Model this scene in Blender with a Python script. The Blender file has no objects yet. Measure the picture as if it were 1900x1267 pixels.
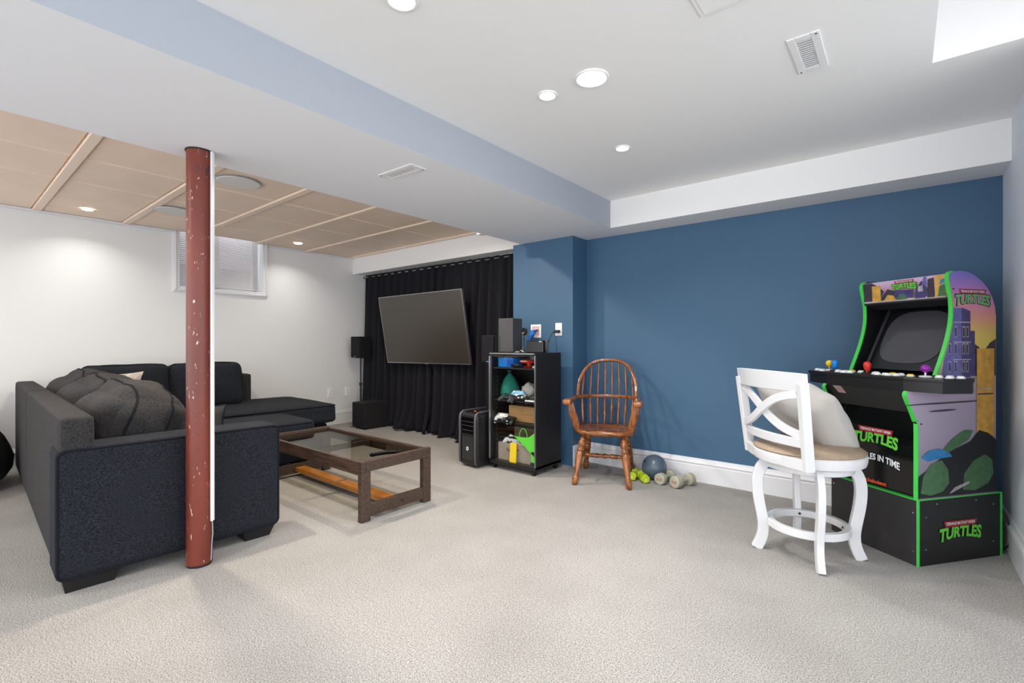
import bpy, bmesh, math, random
from mathutils import Vector, Matrix
random.seed(7)
SC = bpy.context.scene
COL = SC.collection
PI = math.pi

# ------------------------------------------------------------------ camera, world, exposure
cam_d = bpy.data.cameras.new('camera')
cam = bpy.data.objects.new('camera', cam_d)
COL.objects.link(cam)
cam.location = (0, 0, 1.10)
cam.rotation_euler = (PI / 2, 0, math.radians(39.3246))
cam_d.sensor_width = 36.0
cam_d.lens = 36.0 * 885.0 / 1900.0
cam_d.shift_y = (635.5 - 633.5) / 1900.0
cam_d.clip_start = 0.02
SC.camera = cam

W = bpy.data.worlds.new('world')
SC.world = W
W.use_nodes = True
W.node_tree.nodes['Background'].inputs[0].default_value = (0.93, 0.96, 1.0, 1)
W.node_tree.nodes['Background'].inputs[1].default_value = 2.8

SC.view_settings.view_transform = 'Standard'
SC.view_settings.look = 'None'
SC.view_settings.gamma = 1.0
SC.view_settings.use_curve_mapping = False
SC.view_settings.exposure = 0.29
try:
    SC.cycles.use_denoising = True
    SC.cycles.max_bounces = 10
    SC.cycles.diffuse_bounces = 6
    SC.cycles.transparent_max_bounces = 12
    SC.cycles.caustics_reflective = False
    SC.cycles.caustics_refractive = False
    SC.cycles.sample_clamp_indirect = 6.0
except Exception:
    pass
POT_W = 6.0        # watts of a ceiling pot light
TILE_W = 2.4      # watts of a pot light in the tiled ceiling

# ------------------------------------------------------------------ materials
def lin(c):
    return tuple(((v / 255.0) / 12.92 if v / 255.0 <= 0.04045 else ((v / 255.0 + 0.055) / 1.055) ** 2.4) for v in c)

def mat(name, rgb, rough=0.6, metal=0.0, spec=0.5, noise=None, bump=None, sheen=0.0, emit=None, coat=0.0, var=0.12, ct=0.2):
    """rgb in sRGB 0..255; noise=(scale) colour variation; bump=(scale,strength)"""
    m = bpy.data.materials.new(name)
    m.use_nodes = True
    nt = m.node_tree
    b = nt.nodes['Principled BSDF']
    c = lin(rgb)
    b.inputs['Base Color'].default_value = (*c, 1)
    b.inputs['Roughness'].default_value = rough
    b.inputs['Metallic'].default_value = metal
    b.inputs['Specular IOR Level'].default_value = spec
    if sheen:
        b.inputs['Sheen Weight'].default_value = sheen
        b.inputs['Sheen Roughness'].default_value = 0.4
        b.inputs['Sheen Tint'].default_value = (*[min(1, v * 3 + 0.1) for v in c], 1)
    if coat:
        b.inputs['Coat Weight'].default_value = coat
        b.inputs['Coat Roughness'].default_value = 0.08
    if emit:
        b.inputs['Emission Color'].default_value = (*lin(rgb), 1)
        b.inputs['Emission Strength'].default_value = emit
    tc = None
    if noise or bump:
        tc = nt.nodes.new('ShaderNodeTexCoord')
    if noise:
        n = nt.nodes.new('ShaderNodeTexNoise')
        n.inputs['Scale'].default_value = noise
        n.inputs['Detail'].default_value = 5
        nt.links.new(tc.outputs['Object'], n.inputs['Vector'])
        r = nt.nodes.new('ShaderNodeValToRGB')
        r.color_ramp.elements[0].position = 0.5 - ct
        r.color_ramp.elements[1].position = 0.5 + ct
        r.color_ramp.elements[0].color = (*[v * (1 - var) for v in c], 1)
        r.color_ramp.elements[1].color = (*[min(1, v * (1 + var)) for v in c], 1)
        nt.links.new(n.outputs['Fac'], r.inputs['Fac'])
        nt.links.new(r.outputs['Color'], b.inputs['Base Color'])
    if bump:
        n2 = nt.nodes.new('ShaderNodeTexNoise')
        n2.inputs['Scale'].default_value = bump[0]
        n2.inputs['Detail'].default_value = 6
        nt.links.new(tc.outputs['Object'], n2.inputs['Vector'])
        bp = nt.nodes.new('ShaderNodeBump')
        bp.inputs['Strength'].default_value = bump[1]
        bp.inputs['Distance'].default_value = 0.01
        nt.links.new(n2.outputs['Fac'], bp.inputs['Height'])
        nt.links.new(bp.outputs['Normal'], b.inputs['Normal'])
    return m

def carpet_mat():
    m = bpy.data.materials.new('carpet')
    m.use_nodes = True
    nt = m.node_tree; L = nt.links; N = nt.nodes
    b = N['Principled BSDF']
    b.inputs['Roughness'].default_value = 0.95
    b.inputs['Specular IOR Level'].default_value = 0.1
    b.inputs['Sheen Weight'].default_value = 0.25
    tc = N.new('ShaderNodeTexCoord')
    def noise(s, d=3):
        n = N.new('ShaderNodeTexNoise'); n.inputs['Scale'].default_value = s; n.inputs['Detail'].default_value = d
        L.new(tc.outputs['Object'], n.inputs['Vector']); return n
    fine = noise(215, 3); mid = noise(100, 4); big = noise(1.6, 3)
    r1 = N.new('ShaderNodeValToRGB')
    r1.color_ramp.elements[0].position = 0.32; r1.color_ramp.elements[1].position = 0.68
    r1.color_ramp.elements[0].color = (*lin((112, 108, 103)), 1)
    r1.color_ramp.elements[1].color = (*lin((214, 211, 207)), 1)
    L.new(fine.outputs['Fac'], r1.inputs['Fac'])
    r2 = N.new('ShaderNodeValToRGB')
    r2.color_ramp.elements[0].position = 0.35; r2.color_ramp.elements[1].position = 0.65
    r2.color_ramp.elements[0].color = (0.83, 0.82, 0.80, 1); r2.color_ramp.elements[1].color = (1, 1, 1, 1)
    L.new(mid.outputs['Fac'], r2.inputs['Fac'])
    r3 = N.new('ShaderNodeValToRGB')
    r3.color_ramp.elements[0].position = 0.38; r3.color_ramp.elements[1].position = 0.6
    r3.color_ramp.elements[0].color = (0.86, 0.855, 0.85, 1); r3.color_ramp.elements[1].color = (1, 1, 1, 1)
    L.new(big.outputs['Fac'], r3.inputs['Fac'])
    mx = N.new('ShaderNodeMixRGB'); mx.blend_type = 'MULTIPLY'; mx.inputs[0].default_value = 1
    L.new(r1.outputs[0], mx.inputs[1]); L.new(r2.outputs[0], mx.inputs[2])
    mx2 = N.new('ShaderNodeMixRGB'); mx2.blend_type = 'MULTIPLY'; mx2.inputs[0].default_value = 1
    L.new(mx.outputs[0], mx2.inputs[1]); L.new(r3.outputs[0], mx2.inputs[2])
    L.new(mx2.outputs[0], b.inputs['Base Color'])
    bp = N.new('ShaderNodeBump'); bp.inputs['Strength'].default_value = 0.9; bp.inputs['Distance'].default_value = 0.012
    L.new(fine.outputs['Fac'], bp.inputs['Height']); L.new(bp.outputs['Normal'], b.inputs['Normal'])
    return m

def wood_mat(name, c1, c2, scale=(1, 1, 1), rough=0.35, coat=0.2, ws=9.0):
    m = bpy.data.materials.new(name)
    m.use_nodes = True
    nt = m.node_tree; L = nt.links; N = nt.nodes
    b = N['Principled BSDF']
    b.inputs['Roughness'].default_value = rough
    b.inputs['Coat Weight'].default_value = coat
    b.inputs['Coat Roughness'].default_value = 0.15
    tc = N.new('ShaderNodeTexCoord'); mp = N.new('ShaderNodeMapping')
    mp.inputs['Scale'].default_value = scale
    L.new(tc.outputs['Object'], mp.inputs['Vector'])
    n = N.new('ShaderNodeTexNoise'); n.inputs['Scale'].default_value = ws; n.inputs['Detail'].default_value = 8
    n.inputs['Distortion'].default_value = 0.6
    L.new(mp.outputs[0], n.inputs['Vector'])
    r = N.new('ShaderNodeValToRGB')
    r.color_ramp.elements[0].position = 0.33; r.color_ramp.elements[1].position = 0.67
    r.color_ramp.elements[0].color = (*lin(c1), 1); r.color_ramp.elements[1].color = (*lin(c2), 1)
    L.new(n.outputs['Fac'], r.inputs['Fac']); L.new(r.outputs[0], b.inputs['Base Color'])
    bp = N.new('ShaderNodeBump'); bp.inputs['Strength'].default_value = 0.12; bp.inputs['Distance'].default_value = 0.003
    L.new(n.outputs['Fac'], bp.inputs['Height']); L.new(bp.outputs['Normal'], b.inputs['Normal'])
    return m

def glass_mat(name, tint, refl=0.45, rough=0.02):
    m = bpy.data.materials.new(name)
    m.use_nodes = True
    nt = m.node_tree; N = nt.nodes; L = nt.links
    for n in list(N):
        N.remove(n)
    out = N.new('ShaderNodeOutputMaterial')
    tr = N.new('ShaderNodeBsdfTransparent'); tr.inputs[0].default_value = (*tint, 1)
    gl = N.new('ShaderNodeBsdfGlossy'); gl.inputs['Roughness'].default_value = rough
    gl.inputs[0].default_value = (0.9, 0.9, 0.9, 1)
    lw = N.new('ShaderNodeLayerWeight'); lw.inputs[0].default_value = 0.5
    pw = N.new('ShaderNodeMath'); pw.operation = 'POWER'; pw.inputs[1].default_value = 4.0
    L.new(lw.outputs['Facing'], pw.inputs[0])
    fr = N.new('ShaderNodeMath'); fr.operation = 'MULTIPLY_ADD'; fr.inputs[1].default_value = refl; fr.inputs[2].default_value = 0.03
    L.new(pw.outputs[0], fr.inputs[0])
    mix = N.new('ShaderNodeMixShader')
    L.new(fr.outputs[0], mix.inputs[0]); L.new(tr.outputs[0], mix.inputs[1]); L.new(gl.outputs[0], mix.inputs[2])
    L.new(mix.outputs[0], out.inputs[0])
    return m

def post_mat():
    m = bpy.data.materials.new('red_oxide_paint')
    m.use_nodes = True
    nt = m.node_tree; N = nt.nodes; L = nt.links
    b = N['Principled BSDF']; b.inputs['Roughness'].default_value = 0.38
    tc = N.new('ShaderNodeTexCoord')
    def noise(s, sc=(1, 1, 1), d=4, dist=0.0):
        mp = N.new('ShaderNodeMapping'); mp.inputs['Scale'].default_value = sc
        L.new(tc.outputs['Object'], mp.inputs['Vector'])
        n = N.new('ShaderNodeTexNoise'); n.inputs['Scale'].default_value = s; n.inputs['Detail'].default_value = d
        n.inputs['Distortion'].default_value = dist
        L.new(mp.outputs[0], n.inputs['Vector']); return n
    def ramp(src, p0, p1, c0=(0, 0, 0, 1), c1=(1, 1, 1, 1)):
        r = N.new('ShaderNodeValToRGB')
        r.color_ramp.elements[0].position = p0; r.color_ramp.elements[1].position = p1
        r.color_ramp.elements[0].color = c0; r.color_ramp.elements[1].color = c1
        L.new(src, r.inputs['Fac']); return r
    base = ramp(noise(3.0, (1, 1, 0.5)).outputs['Fac'], 0.3, 0.7, (*lin((90, 35, 24)), 1), (*lin((128, 53, 38)), 1))
    dark = ramp(noise(9.0, (1.2, 1.2, 0.5), 5, 0.6).outputs['Fac'], 0.66, 0.70)
    mx = N.new('ShaderNodeMixRGB'); L.new(dark.outputs[0], mx.inputs[0]); L.new(base.outputs[0], mx.inputs[1])
    mx.inputs[2].default_value = (*lin((62, 42, 46)), 1)
    scr = ramp(noise(55.0, (1, 1, 0.3), 6, 1.2).outputs['Fac'], 0.66, 0.70)
    # scuffs gather at the foot and the head of the post
    sep = N.new('ShaderNodeSeparateXYZ'); L.new(tc.outputs['Object'], sep.inputs[0])
    low = N.new('ShaderNodeMapRange'); low.inputs[1].default_value = 0.75; low.inputs[2].default_value = 0.3
    low.inputs[3].default_value = 0.12; low.inputs[4].default_value = 1.0
    L.new(sep.outputs['Z'], low.inputs[0])
    hi = N.new('ShaderNodeMapRange'); hi.inputs[1].default_value = 2.85; hi.inputs[2].default_value = 2.0
    hi.inputs[3].default_value = 0.0; hi.inputs[4].default_value = 1.0
    L.new(sep.outputs['Z'], hi.inputs[0])
    ad = N.new('ShaderNodeMath'); ad.operation = 'MAXIMUM'
    L.new(low.outputs[0], ad.inputs[0]); L.new(hi.outputs[0], ad.inputs[1])
    ml = N.new('ShaderNodeMath'); ml.operation = 'MULTIPLY'
    L.new(scr.outputs[0], ml.inputs[0]); L.new(ad.outputs[0], ml.inputs[1])
    mx2 = N.new('ShaderNodeMixRGB'); L.new(ml.outputs[0], mx2.inputs[0]); L.new(mx.outputs[0], mx2.inputs[1])
    mx2.inputs[2].default_value = (*lin((205, 190, 180)), 1)
    L.new(mx2.outputs[0], b.inputs['Base Color'])
    return m

def ramp_mat(name, stops, axis='Z', lo=0.0, hi=1.0, rough=0.4, wob=0.0):
    """flat print: colours run along an object axis"""
    m = bpy.data.materials.new(name); m.use_nodes = True
    nt = m.node_tree; N = nt.nodes; L = nt.links
    b = N['Principled BSDF']; b.inputs['Roughness'].default_value = rough
    tc = N.new('ShaderNodeTexCoord'); sp = N.new('ShaderNodeSeparateXYZ')
    L.new(tc.outputs['Object'], sp.inputs[0])
    mr = N.new('ShaderNodeMapRange'); mr.inputs[1].default_value = lo; mr.inputs[2].default_value = hi
    nz = N.new('ShaderNodeTexNoise'); nz.inputs['Scale'].default_value = 14; nz.inputs['Detail'].default_value = 6
    L.new(tc.outputs['Object'], nz.inputs['Vector'])
    ma = N.new('ShaderNodeMath'); ma.operation = 'MULTIPLY_ADD'; ma.inputs[1].default_value = wob; 
    L.new(nz.outputs['Fac'], ma.inputs[0]); L.new(sp.outputs[axis], ma.inputs[2])
    L.new(ma.outputs[0], mr.inputs[0])
    r = N.new('ShaderNodeValToRGB')
    els = r.color_ramp.elements
    while len(els) < len(stops):
        els.new(0.5)
    for e, (p, c) in zip(els, stops):
        e.position = p; e.color = (*lin(c), 1)
    L.new(mr.outputs[0], r.inputs['Fac']); L.new(r.outputs[0], b.inputs['Base Color'])
    return m

M = {}
M['carpet'] = carpet_mat()
M['white_paint'] = mat('white_paint', (240, 240, 240), 0.85, spec=0.2, bump=(220, 0.03))
M['beam_paint'] = mat('beam_paint', (234, 236, 241), 0.8, spec=0.2, bump=(220, 0.03))
M['beam_side'] = mat('beam_side_blue_grey', (168, 174, 184), 0.8, spec=0.2, bump=(220, 0.03))
M['grey_wall'] = mat('grey_wall_paint', (226, 228, 229), 0.8, spec=0.25, bump=(220, 0.03))
M['blue_grey'] = mat('pale_blue_grey_paint', (224, 229, 238), 0.75, spec=0.25)
M['blue'] = mat('blue_wall_paint', (64, 98, 128), 0.5, spec=0.35, noise=1.5, bump=(220, 0.04), var=0.04)
M['trim'] = mat('white_trim', (222, 223, 227), 0.4)
M['tile'] = mat('beige_ceiling_tile', (240, 219, 200), 0.7, spec=0.25, noise=4, var=0.03)
M['tilegrid'] = mat('beige_grid', (241, 221, 203), 0.6)
M['speaker_cloth'] = mat('grey_grille', (224, 221, 218), 0.8)
M['emit'] = mat('lamp_lens', (255, 250, 240), 0.4, emit=14.0)
M['fabric'] = mat('charcoal_chenille', (38, 41, 47), 0.95, spec=0.1, noise=230, bump=(230, 0.6), sheen=0.2, var=0.6, ct=0.12)
M['fabric2'] = mat('charcoal_chenille_lit', (54, 53, 54), 0.95, spec=0.1, noise=220, bump=(210, 0.6), sheen=0.2, var=0.45, ct=0.12)  # same chenille in a paler tone: light on backs and seats painted in
M['piping'] = mat('charcoal_piping', (28, 31, 36), 0.9, spec=0.1, bump=(200, 0.4))
M['blackwood'] = mat('black_wood', (22, 21, 22), 0.45)
M['curtain'] = mat('black_velvet', (27, 27, 33), 0.85, spec=0.2, sheen=0.2, bump=(90, 0.15))
M['black'] = mat('black_plastic', (20, 20, 22), 0.4)
M['blackmatte'] = mat('black_matte', (24, 24, 27), 0.65, bump=(160, 0.1))
M['blackgloss'] = mat('black_gloss', (10, 10, 12), 0.12)
M['graphite'] = mat('graphite_plastic', (62, 62, 66), 0.6, bump=(120, 0.05))
M['tvscreen'] = mat('tv_screen', (52, 46, 41), 0.30, spec=0.9)
M['silver'] = mat('silver_metal', (190, 190, 192), 0.3, metal=0.9)
M['chrome'] = mat('chrome', (220, 220, 222), 0.12, metal=1.0)
M['darksteel'] = mat('dark_steel', (60, 60, 64), 0.35, metal=0.7)
M['tablewood'] = wood_mat('walnut_stain', (42, 31, 26), (82, 62, 50), (2, 30, 30), 0.45, 0.1, 4)
M['plank'] = wood_mat('amber_plank', (150, 92, 30), (190, 124, 48), (1, 12, 12), 0.4, 0.2, 5)
M['chairwood'] = wood_mat('honey_oak', (88, 45, 14), (164, 98, 42), (9, 9, 1.6), 0.28, 0.45, 6)
M['seatwood'] = wood_mat('honey_oak_seat', (70, 36, 14), (158, 94, 42), (2, 9, 9), 0.25, 0.5, 6)
M['smoked'] = glass_mat('smoked_glass', (0.80, 0.79, 0.72))
M['clear'] = glass_mat('clear_glass', (0.96, 0.975, 0.97))
M['bluewindow'] = glass_mat('window_glass', (0.92, 0.95, 0.97))
M['post'] = post_mat()
M['grey_channel'] = mat('grey_channel', (150, 156, 170), 0.4)
M['white_plastic'] = mat('white_plastic', (238, 238, 238), 0.35)
M['stoolwhite'] = mat('white_lacquer', (212, 213, 216), 0.32)
M['tan'] = mat('tan_vinyl', (160, 141, 121), 0.5, noise=60, bump=(140, 0.1), var=0.1)
M['pillow_grey'] = mat('grey_cotton', (190, 186, 182), 0.9, spec=0.1, bump=(14, 0.35))
M['pillow_pattern'] = mat('oatmeal_weave', (190, 183, 176), 0.95, spec=0.1, noise=40, bump=(60, 0.9), var=0.25)
M['lightblue'] = mat('pale_blue_lining', (176, 190, 204), 0.9)
M['green_trim'] = mat('green_edge_trim', (70, 205, 80), 0.4)
M['arc_black'] = mat('arcade_black', (22, 22, 25), 0.35)
M['arc_grey'] = mat('arcade_charcoal', (48, 46, 47), 0.55)
M['arc_screen'] = mat('arcade_screen', (74, 74, 78), 0.15)
M['arc_bezel'] = mat('arcade_bezel', (18, 22, 28), 0.3)
M['pc'] = mat('pc_black', (22, 22, 25), 0.3)
M['pcgrey'] = mat('pc_grey_edge', (88, 88, 92), 0.35, metal=0.4)
M['grout'] = mat('dark_gap', (20, 20, 20), 0.8)
M['ball'] = mat('grey_rubber_ball', (84, 98, 114), 0.28, bump=(300, 0.05))
M['lime'] = mat('lime_vinyl', (176, 196, 30), 0.4)
M['putty'] = mat('putty_vinyl', (170, 168, 150), 0.5)
M['red_print'] = mat('red_print', (170, 40, 46), 0.5)
M['card'] = mat('cardboard', (176, 134, 88), 0.8, noise=20, var=0.06)
M['dimcard'] = mat('brown_card', (96, 80, 68), 0.8)
M['felt'] = mat('grey_beige_fabric', (150, 138, 124), 0.9, noise=60, var=0.15)
M['cblue'] = mat('bright_blue', (20, 130, 225), 0.45)
M['cblue2'] = mat('deep_blue', (20, 84, 190), 0.45)
M['skyblue'] = mat('sky_blue', (120, 180, 220), 0.5, noise=70, var=0.25)
M['cred'] = mat('bright_red', (214, 50, 36), 0.4)
M['teal'] = mat('teal_fabric', (10, 112, 98), 0.8, bump=(20, 0.5))
M['cyellow'] = mat('bright_yellow', (245, 205, 20), 0.5)
M['cgreen'] = mat('bright_green_mesh', (96, 214, 60), 0.6)
M['purple'] = mat('bright_purple', (134, 28, 150), 0.3)
M['orange'] = mat('orange_print', (236, 84, 44), 0.5)
M['logo_green'] = mat('logo_green', (98, 200, 60), 0.5)
M['logo_green2'] = mat('logo_green_soft', (112, 176, 110), 0.5)
M['logo_dark'] = mat('logo_dark_outline', (14, 36, 20), 0.5)
M['logo_red'] = mat('logo_red', (150, 34, 44), 0.5)
M['logo_white'] = mat('logo_white', (236, 240, 244), 0.5)
M['pink_label'] = mat('pink_label', (222, 190, 192), 0.6)
M['bean'] = mat('black_bean_bag', (26, 25, 26), 0.55, bump=(5, 0.5))
M['slat'] = mat('blind_slat', (206, 202, 204), 0.5)
M['stone'] = mat('window_well_stone', (150, 146, 144), 0.9, noise=8, var=0.2)

# ------------------------------------------------------------------ mesh helpers
def soft_map(lo, hi, r, puff, xf, wr, seed):
    """unit cube surface -> rounded, bulging, slightly creased box surface"""
    lo, hi = Vector(lo), Vector(hi); c = (lo + hi) / 2; h = (hi - lo) / 2
    r = min(r, h.x * .98, h.y * .98, h.z * .98)
    rnd = random.Random(seed); ph = [rnd.uniform(0, 6) for _ in range(6)]
    def fn(p):
        q = Vector([max(-(h[i] - r), min(h[i] - r, p[i] * h[i])) for i in range(3)])
        d = Vector([p[i] * h[i] for i in range(3)]) - q
        if d.length > 1e-9:
            q = q + d.normalized() * r
        x, y, z = p
        e = Vector((puff[0] * x * (1 - y * y) * (1 - z * z), puff[1] * y * (1 - x * x) * (1 - z * z), puff[2] * z * (1 - x * x) * (1 - y * y)))
        if wr:
            e += Vector((0, 0, 1)) * wr * math.sin(x * 5 + ph[0]) * math.cos(y * 4 + ph[1]) + Vector((0, 1, 0)) * wr * math.sin(x * 7 + ph[2] + z * 3) + Vector((1, 0, 0)) * wr * math.sin(z * 5 + y * 4 + ph[3])
        q = q + e + c
        return xf @ q if xf else q
    return fn

def seam(fn, ax, pos, n=12):
    """closed loop of surface points around a soft box at axis ax = pos"""
    g = [math.sin((-1 + 2 * i / n) * PI / 2) for i in range(n)]
    pts = []
    for a, b in [(t, -1) for t in g] + [(1, t) for t in g] + [(-t, 1) for t in g] + [(-1, -t) for t in g]:
        p = [0, 0, 0]; p[ax] = pos; p[(ax + 1) % 3] = a; p[(ax + 2) % 3] = b
        pts.append(fn(tuple(p)))
    return pts

class MB:
    def __init__(s):
        s.v = []; s.f = []; s.mi = []; s.cur = 0
    def add(s, vs, fs):
        o = len(s.v)
        s.v += [tuple(p) for p in vs]
        s.f += [tuple(i + o for i in f) for f in fs]
        s.mi += [s.cur] * len(fs)
        return s
    def box(s, lo, hi, xf=None):
        (a, b, c), (d, e, f) = lo, hi
        vs = [(a, b, c), (d, b, c), (d, e, c), (a, e, c), (a, b, f), (d, b, f), (d, e, f), (a, e, f)]
        if xf: vs = [xf @ Vector(p) for p in vs]
        return s.add(vs, [(0, 3, 2, 1), (4, 5, 6, 7), (0, 1, 5, 4), (1, 2, 6, 5), (2, 3, 7, 6), (3, 0, 4, 7)])
    def prism(s, poly, fn0, fn1):
        n = len(poly)
        a = [fn0(*p) for p in poly]; b = [fn1(*p) for p in poly]
        return s.add(a + b, [tuple(range(n))[::-1], tuple(range(n, 2 * n))] +
                     [(i, (i + 1) % n, n + (i + 1) % n, n + i) for i in range(n)])
    def tube(s, pts, r, n=8, closed=False, flat=None, up=(0, 0, 1)):
        """sweep a circle (r may be list) or a flat=(w,h) rectangle along pts"""
        pts = [Vector(p) for p in pts]; m = len(pts); rings = []
        up = Vector(up); prev = None
        for i, p in enumerate(pts):
            if closed: t = pts[(i + 1) % m] - pts[i - 1]
            else: t = pts[min(i + 1, m - 1)] - pts[max(i - 1, 0)]
            if t.length < 1e-9: t = Vector((0, 0, 1))
            t.normalize()
            if flat:
                x = t.cross(up)
                if x.length < 1e-4: x = t.orthogonal()
                x.normalize(); y = x.cross(t).normalized()
            else:
                if prev is None: x = t.orthogonal().normalized()
                else:
                    x = prev - t * prev.dot(t)
                    x = x.normalized() if x.length > 1e-6 else t.orthogonal().normalized()
                prev = x; y = t.cross(x)
            rr = r[i] if isinstance(r, (list, tuple)) else r
            if flat:
                w, h = flat[0] / 2, flat[1] / 2
                rings.append([p + x * a * w * rr + y * b * h * rr for a, b in ((-1, -1), (1, -1), (1, 1), (-1, 1))])
            else:
                rings.append([p + (x * math.cos(2 * PI * k / n) + y * math.sin(2 * PI * k / n)) * rr for k in range(n)])
        k = 4 if flat else n
        vs = [q for rg in rings for q in rg]; fs = []
        for i in range(m if closed else m - 1):
            j = (i + 1) % m
            for q in range(k):
                fs.append((i * k + q, i * k + (q + 1) % k, j * k + (q + 1) % k, j * k + q))
        if not closed:
            fs.append(tuple(range(k))[::-1]); fs.append(tuple((m - 1) * k + q for q in range(k)))
        return s.add(vs, fs)
    def lathe(s, prof, p0, p1, n=14):
        """prof = [(t 0..1 along p0->p1, radius)]"""
        p0, p1 = Vector(p0), Vector(p1)
        t = (p1 - p0).normalized(); x = t.orthogonal().normalized(); y = t.cross(x)
        vs = []; fs = []; m = len(prof)
        for a, r in prof:
            c = p0.lerp(p1, a)
            vs += [c + (x * math.cos(2 * PI * k / n) + y * math.sin(2 * PI * k / n)) * max(r, 1e-4) for k in range(n)]
        for i in range(m - 1):
            for q in range(n):
                fs.append((i * n + q, i * n + (q + 1) % n, (i + 1) * n + (q + 1) % n, (i + 1) * n + q))
        fs.append(tuple(range(n))[::-1]); fs.append(tuple((m - 1) * n + q for q in range(n)))
        return s.add(vs, fs)
    def cyl(s, p0, p1, r, n=16):
        return s.lathe([(0, r), (1, r)], p0, p1, n)
    def sphere(s, c, r, sc=(1, 1, 1), n=16, m=10, xf=None):
        vs = []; fs = []
        c = Vector(c)
        for i in range(m + 1):
            th = PI * i / m
            for k in range(n):
                p = Vector((math.sin(th) * math.cos(2 * PI * k / n) * sc[0], math.sin(th) * math.sin(2 * PI * k / n) * sc[1], math.cos(th) * sc[2])) * r
                vs.append(c + p)
        if xf: vs = [xf @ p for p in vs]
        for i in range(m):
            for k in range(n):
                fs.append((i * n + k, (i + 1) * n + k, (i + 1) * n + (k + 1) % n, i * n + (k + 1) % n))
        return s.add(vs, fs)
    def soft(s, lo, hi, r=0.04, puff=(0, 0, 0), seg=8, xf=None, wr=0.0, seed=0):
        """rounded box with bulging faces"""
        fn = soft_map(lo, hi, r, puff, xf, wr, seed)
        key = {}; vs = []; fs = []
        def vert(p):
            kx = tuple(round(q, 5) for q in p)
            if kx not in key:
                vs.append(fn(p)); key[kx] = len(vs) - 1
            return key[kx]
        g = [math.sin((-1 + 2 * i / seg) * PI / 2) for i in range(seg + 1)]
        for ax in range(3):
            for sg in (-1, 1):
                for i in range(seg):
                    for j in range(seg):
                        quad = []
                        for a, b in ((i, j), (i + 1, j), (i + 1, j + 1), (i, j + 1)):
                            p = [0, 0, 0]; p[ax] = sg; p[(ax + 1) % 3] = g[a]; p[(ax + 2) % 3] = g[b]
                            quad.append(vert(tuple(p)))
                        fs.append(tuple(quad) if sg > 0 else tuple(quad[::-1]))
        return s.add(vs, fs)
    def build(s, name, m, parent=None, smooth=False, bevel=0.0, seg=2, solid=0.0, loc=None, rot=None):
        me = bpy.data.meshes.new(name)
        me.from_pydata([tuple(p) for p in s.v], [], s.f)
        ms = m if isinstance(m, (list, tuple)) else [m]
        for q in ms:
            me.materials.append(M[q] if isinstance(q, str) else q)
        if len(ms) > 1:
            me.polygons.foreach_set('material_index', s.mi)
        if smooth:
            me.polygons.foreach_set('use_smooth', [True] * len(me.polygons))
        me.validate(); me.update()
        o = bpy.data.objects.new(name, me); COL.objects.link(o)
        if parent: o.parent = parent
        if loc: o.location = loc
        if rot: o.rotation_euler = rot
        if smooth == 'auto':
            try: me.set_sharp_from_angle(angle=math.radians(38))
            except Exception: pass
        if bevel:
            b = o.modifiers.new('bevel', 'BEVEL'); b.width = bevel; b.segments = seg
            b.limit_method = 'ANGLE'; b.angle_limit = math.radians(35)
        if solid:
            q = o.modifiers.new('solid', 'SOLIDIFY'); q.thickness = solid; q.offset = 0
        return o

def tag(o, label, cat=None, group=None, kind=None):
    o['label'] = label
    if cat: o['category'] = cat
    if group: o['group'] = group
    if kind: o['kind'] = kind
    return o

def thing(name, label, cat, loc=(0, 0, 0), rz=0.0, group=None):
    o = bpy.data.objects.new(name, None); COL.objects.link(o)
    o.empty_display_size = 0.1
    o.location = loc; o.rotation_euler = (0, 0, rz)
    return tag(o, label, cat, group)

def struct(o, label):
    o['kind'] = 'structure'; o['label'] = label
    return o

def B(lo, hi):
    return MB().box(lo, hi)

def copy_tree(o, parent=None):
    c = o.copy(); COL.objects.link(c)
    if parent: c.parent = parent
    for ch in list(o.children):
        copy_tree(ch, c)
    return c

def text_pts(body, size=1.0, shear=0.0, bold=0.0):
    """2-D triangles of a line of lettering centred on the origin, at unit frame"""
    cu = bpy.data.curves.new('lettering', 'FONT')
    cu.body = body; cu.size = size; cu.align_x = 'CENTER'; cu.align_y = 'CENTER'
    cu.shear = shear; cu.offset = bold; cu.resolution_u = 3
    ob = bpy.data.objects.new('lettering', cu); COL.objects.link(ob)
    dg = bpy.context.evaluated_depsgraph_get()
    me = bpy.data.meshes.new_from_object(ob.evaluated_get(dg))
    vs = [(v.co.x, v.co.y) for v in me.vertices]; fs = [tuple(p.vertices) for p in me.polygons]
    bpy.data.objects.remove(ob); bpy.data.curves.remove(cu); bpy.data.meshes.remove(me)
    return vs, fs

def lettering(body, fn, width, height, shear=0.0, bold=0.0, arch=0.0, tilt=0.0, grow=0.0):
    """flat lettering fitted to width x height; fn maps (u,v) to a 3-D point"""
    vs, fs = text_pts(body, 1.0, shear, bold)
    xs = [p[0] for p in vs]; ys = [p[1] for p in vs]
    x0, x1, y0, y1 = min(xs), max(xs), min(ys), max(ys)
    out = []
    for x, y in vs:
        u = (x - (x0 + x1) / 2) / (x1 - x0) * width; v = (y - (y0 + y1) / 2) / (y1 - y0) * height
        k = 2 * u / width
        v *= 1 + grow * k * k
        v += arch * (1 - k * k) + tilt * u
        out.append(fn(u, v))
    return out, fs

# ------------------------------------------------------------------ the room
ZC, ZS = 2.274, 2.05            # ceiling, underside of beam and soffits
XL, XR, YB = -5.93, 0.44, 3.86  # left wall, right wall, blue wall
struct(B((XL - .3, -3.2, -.12), (2.6, 4.3, 0)).build('floor', 'carpet'), 'beige speckled cut pile carpet over the whole floor')

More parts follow.
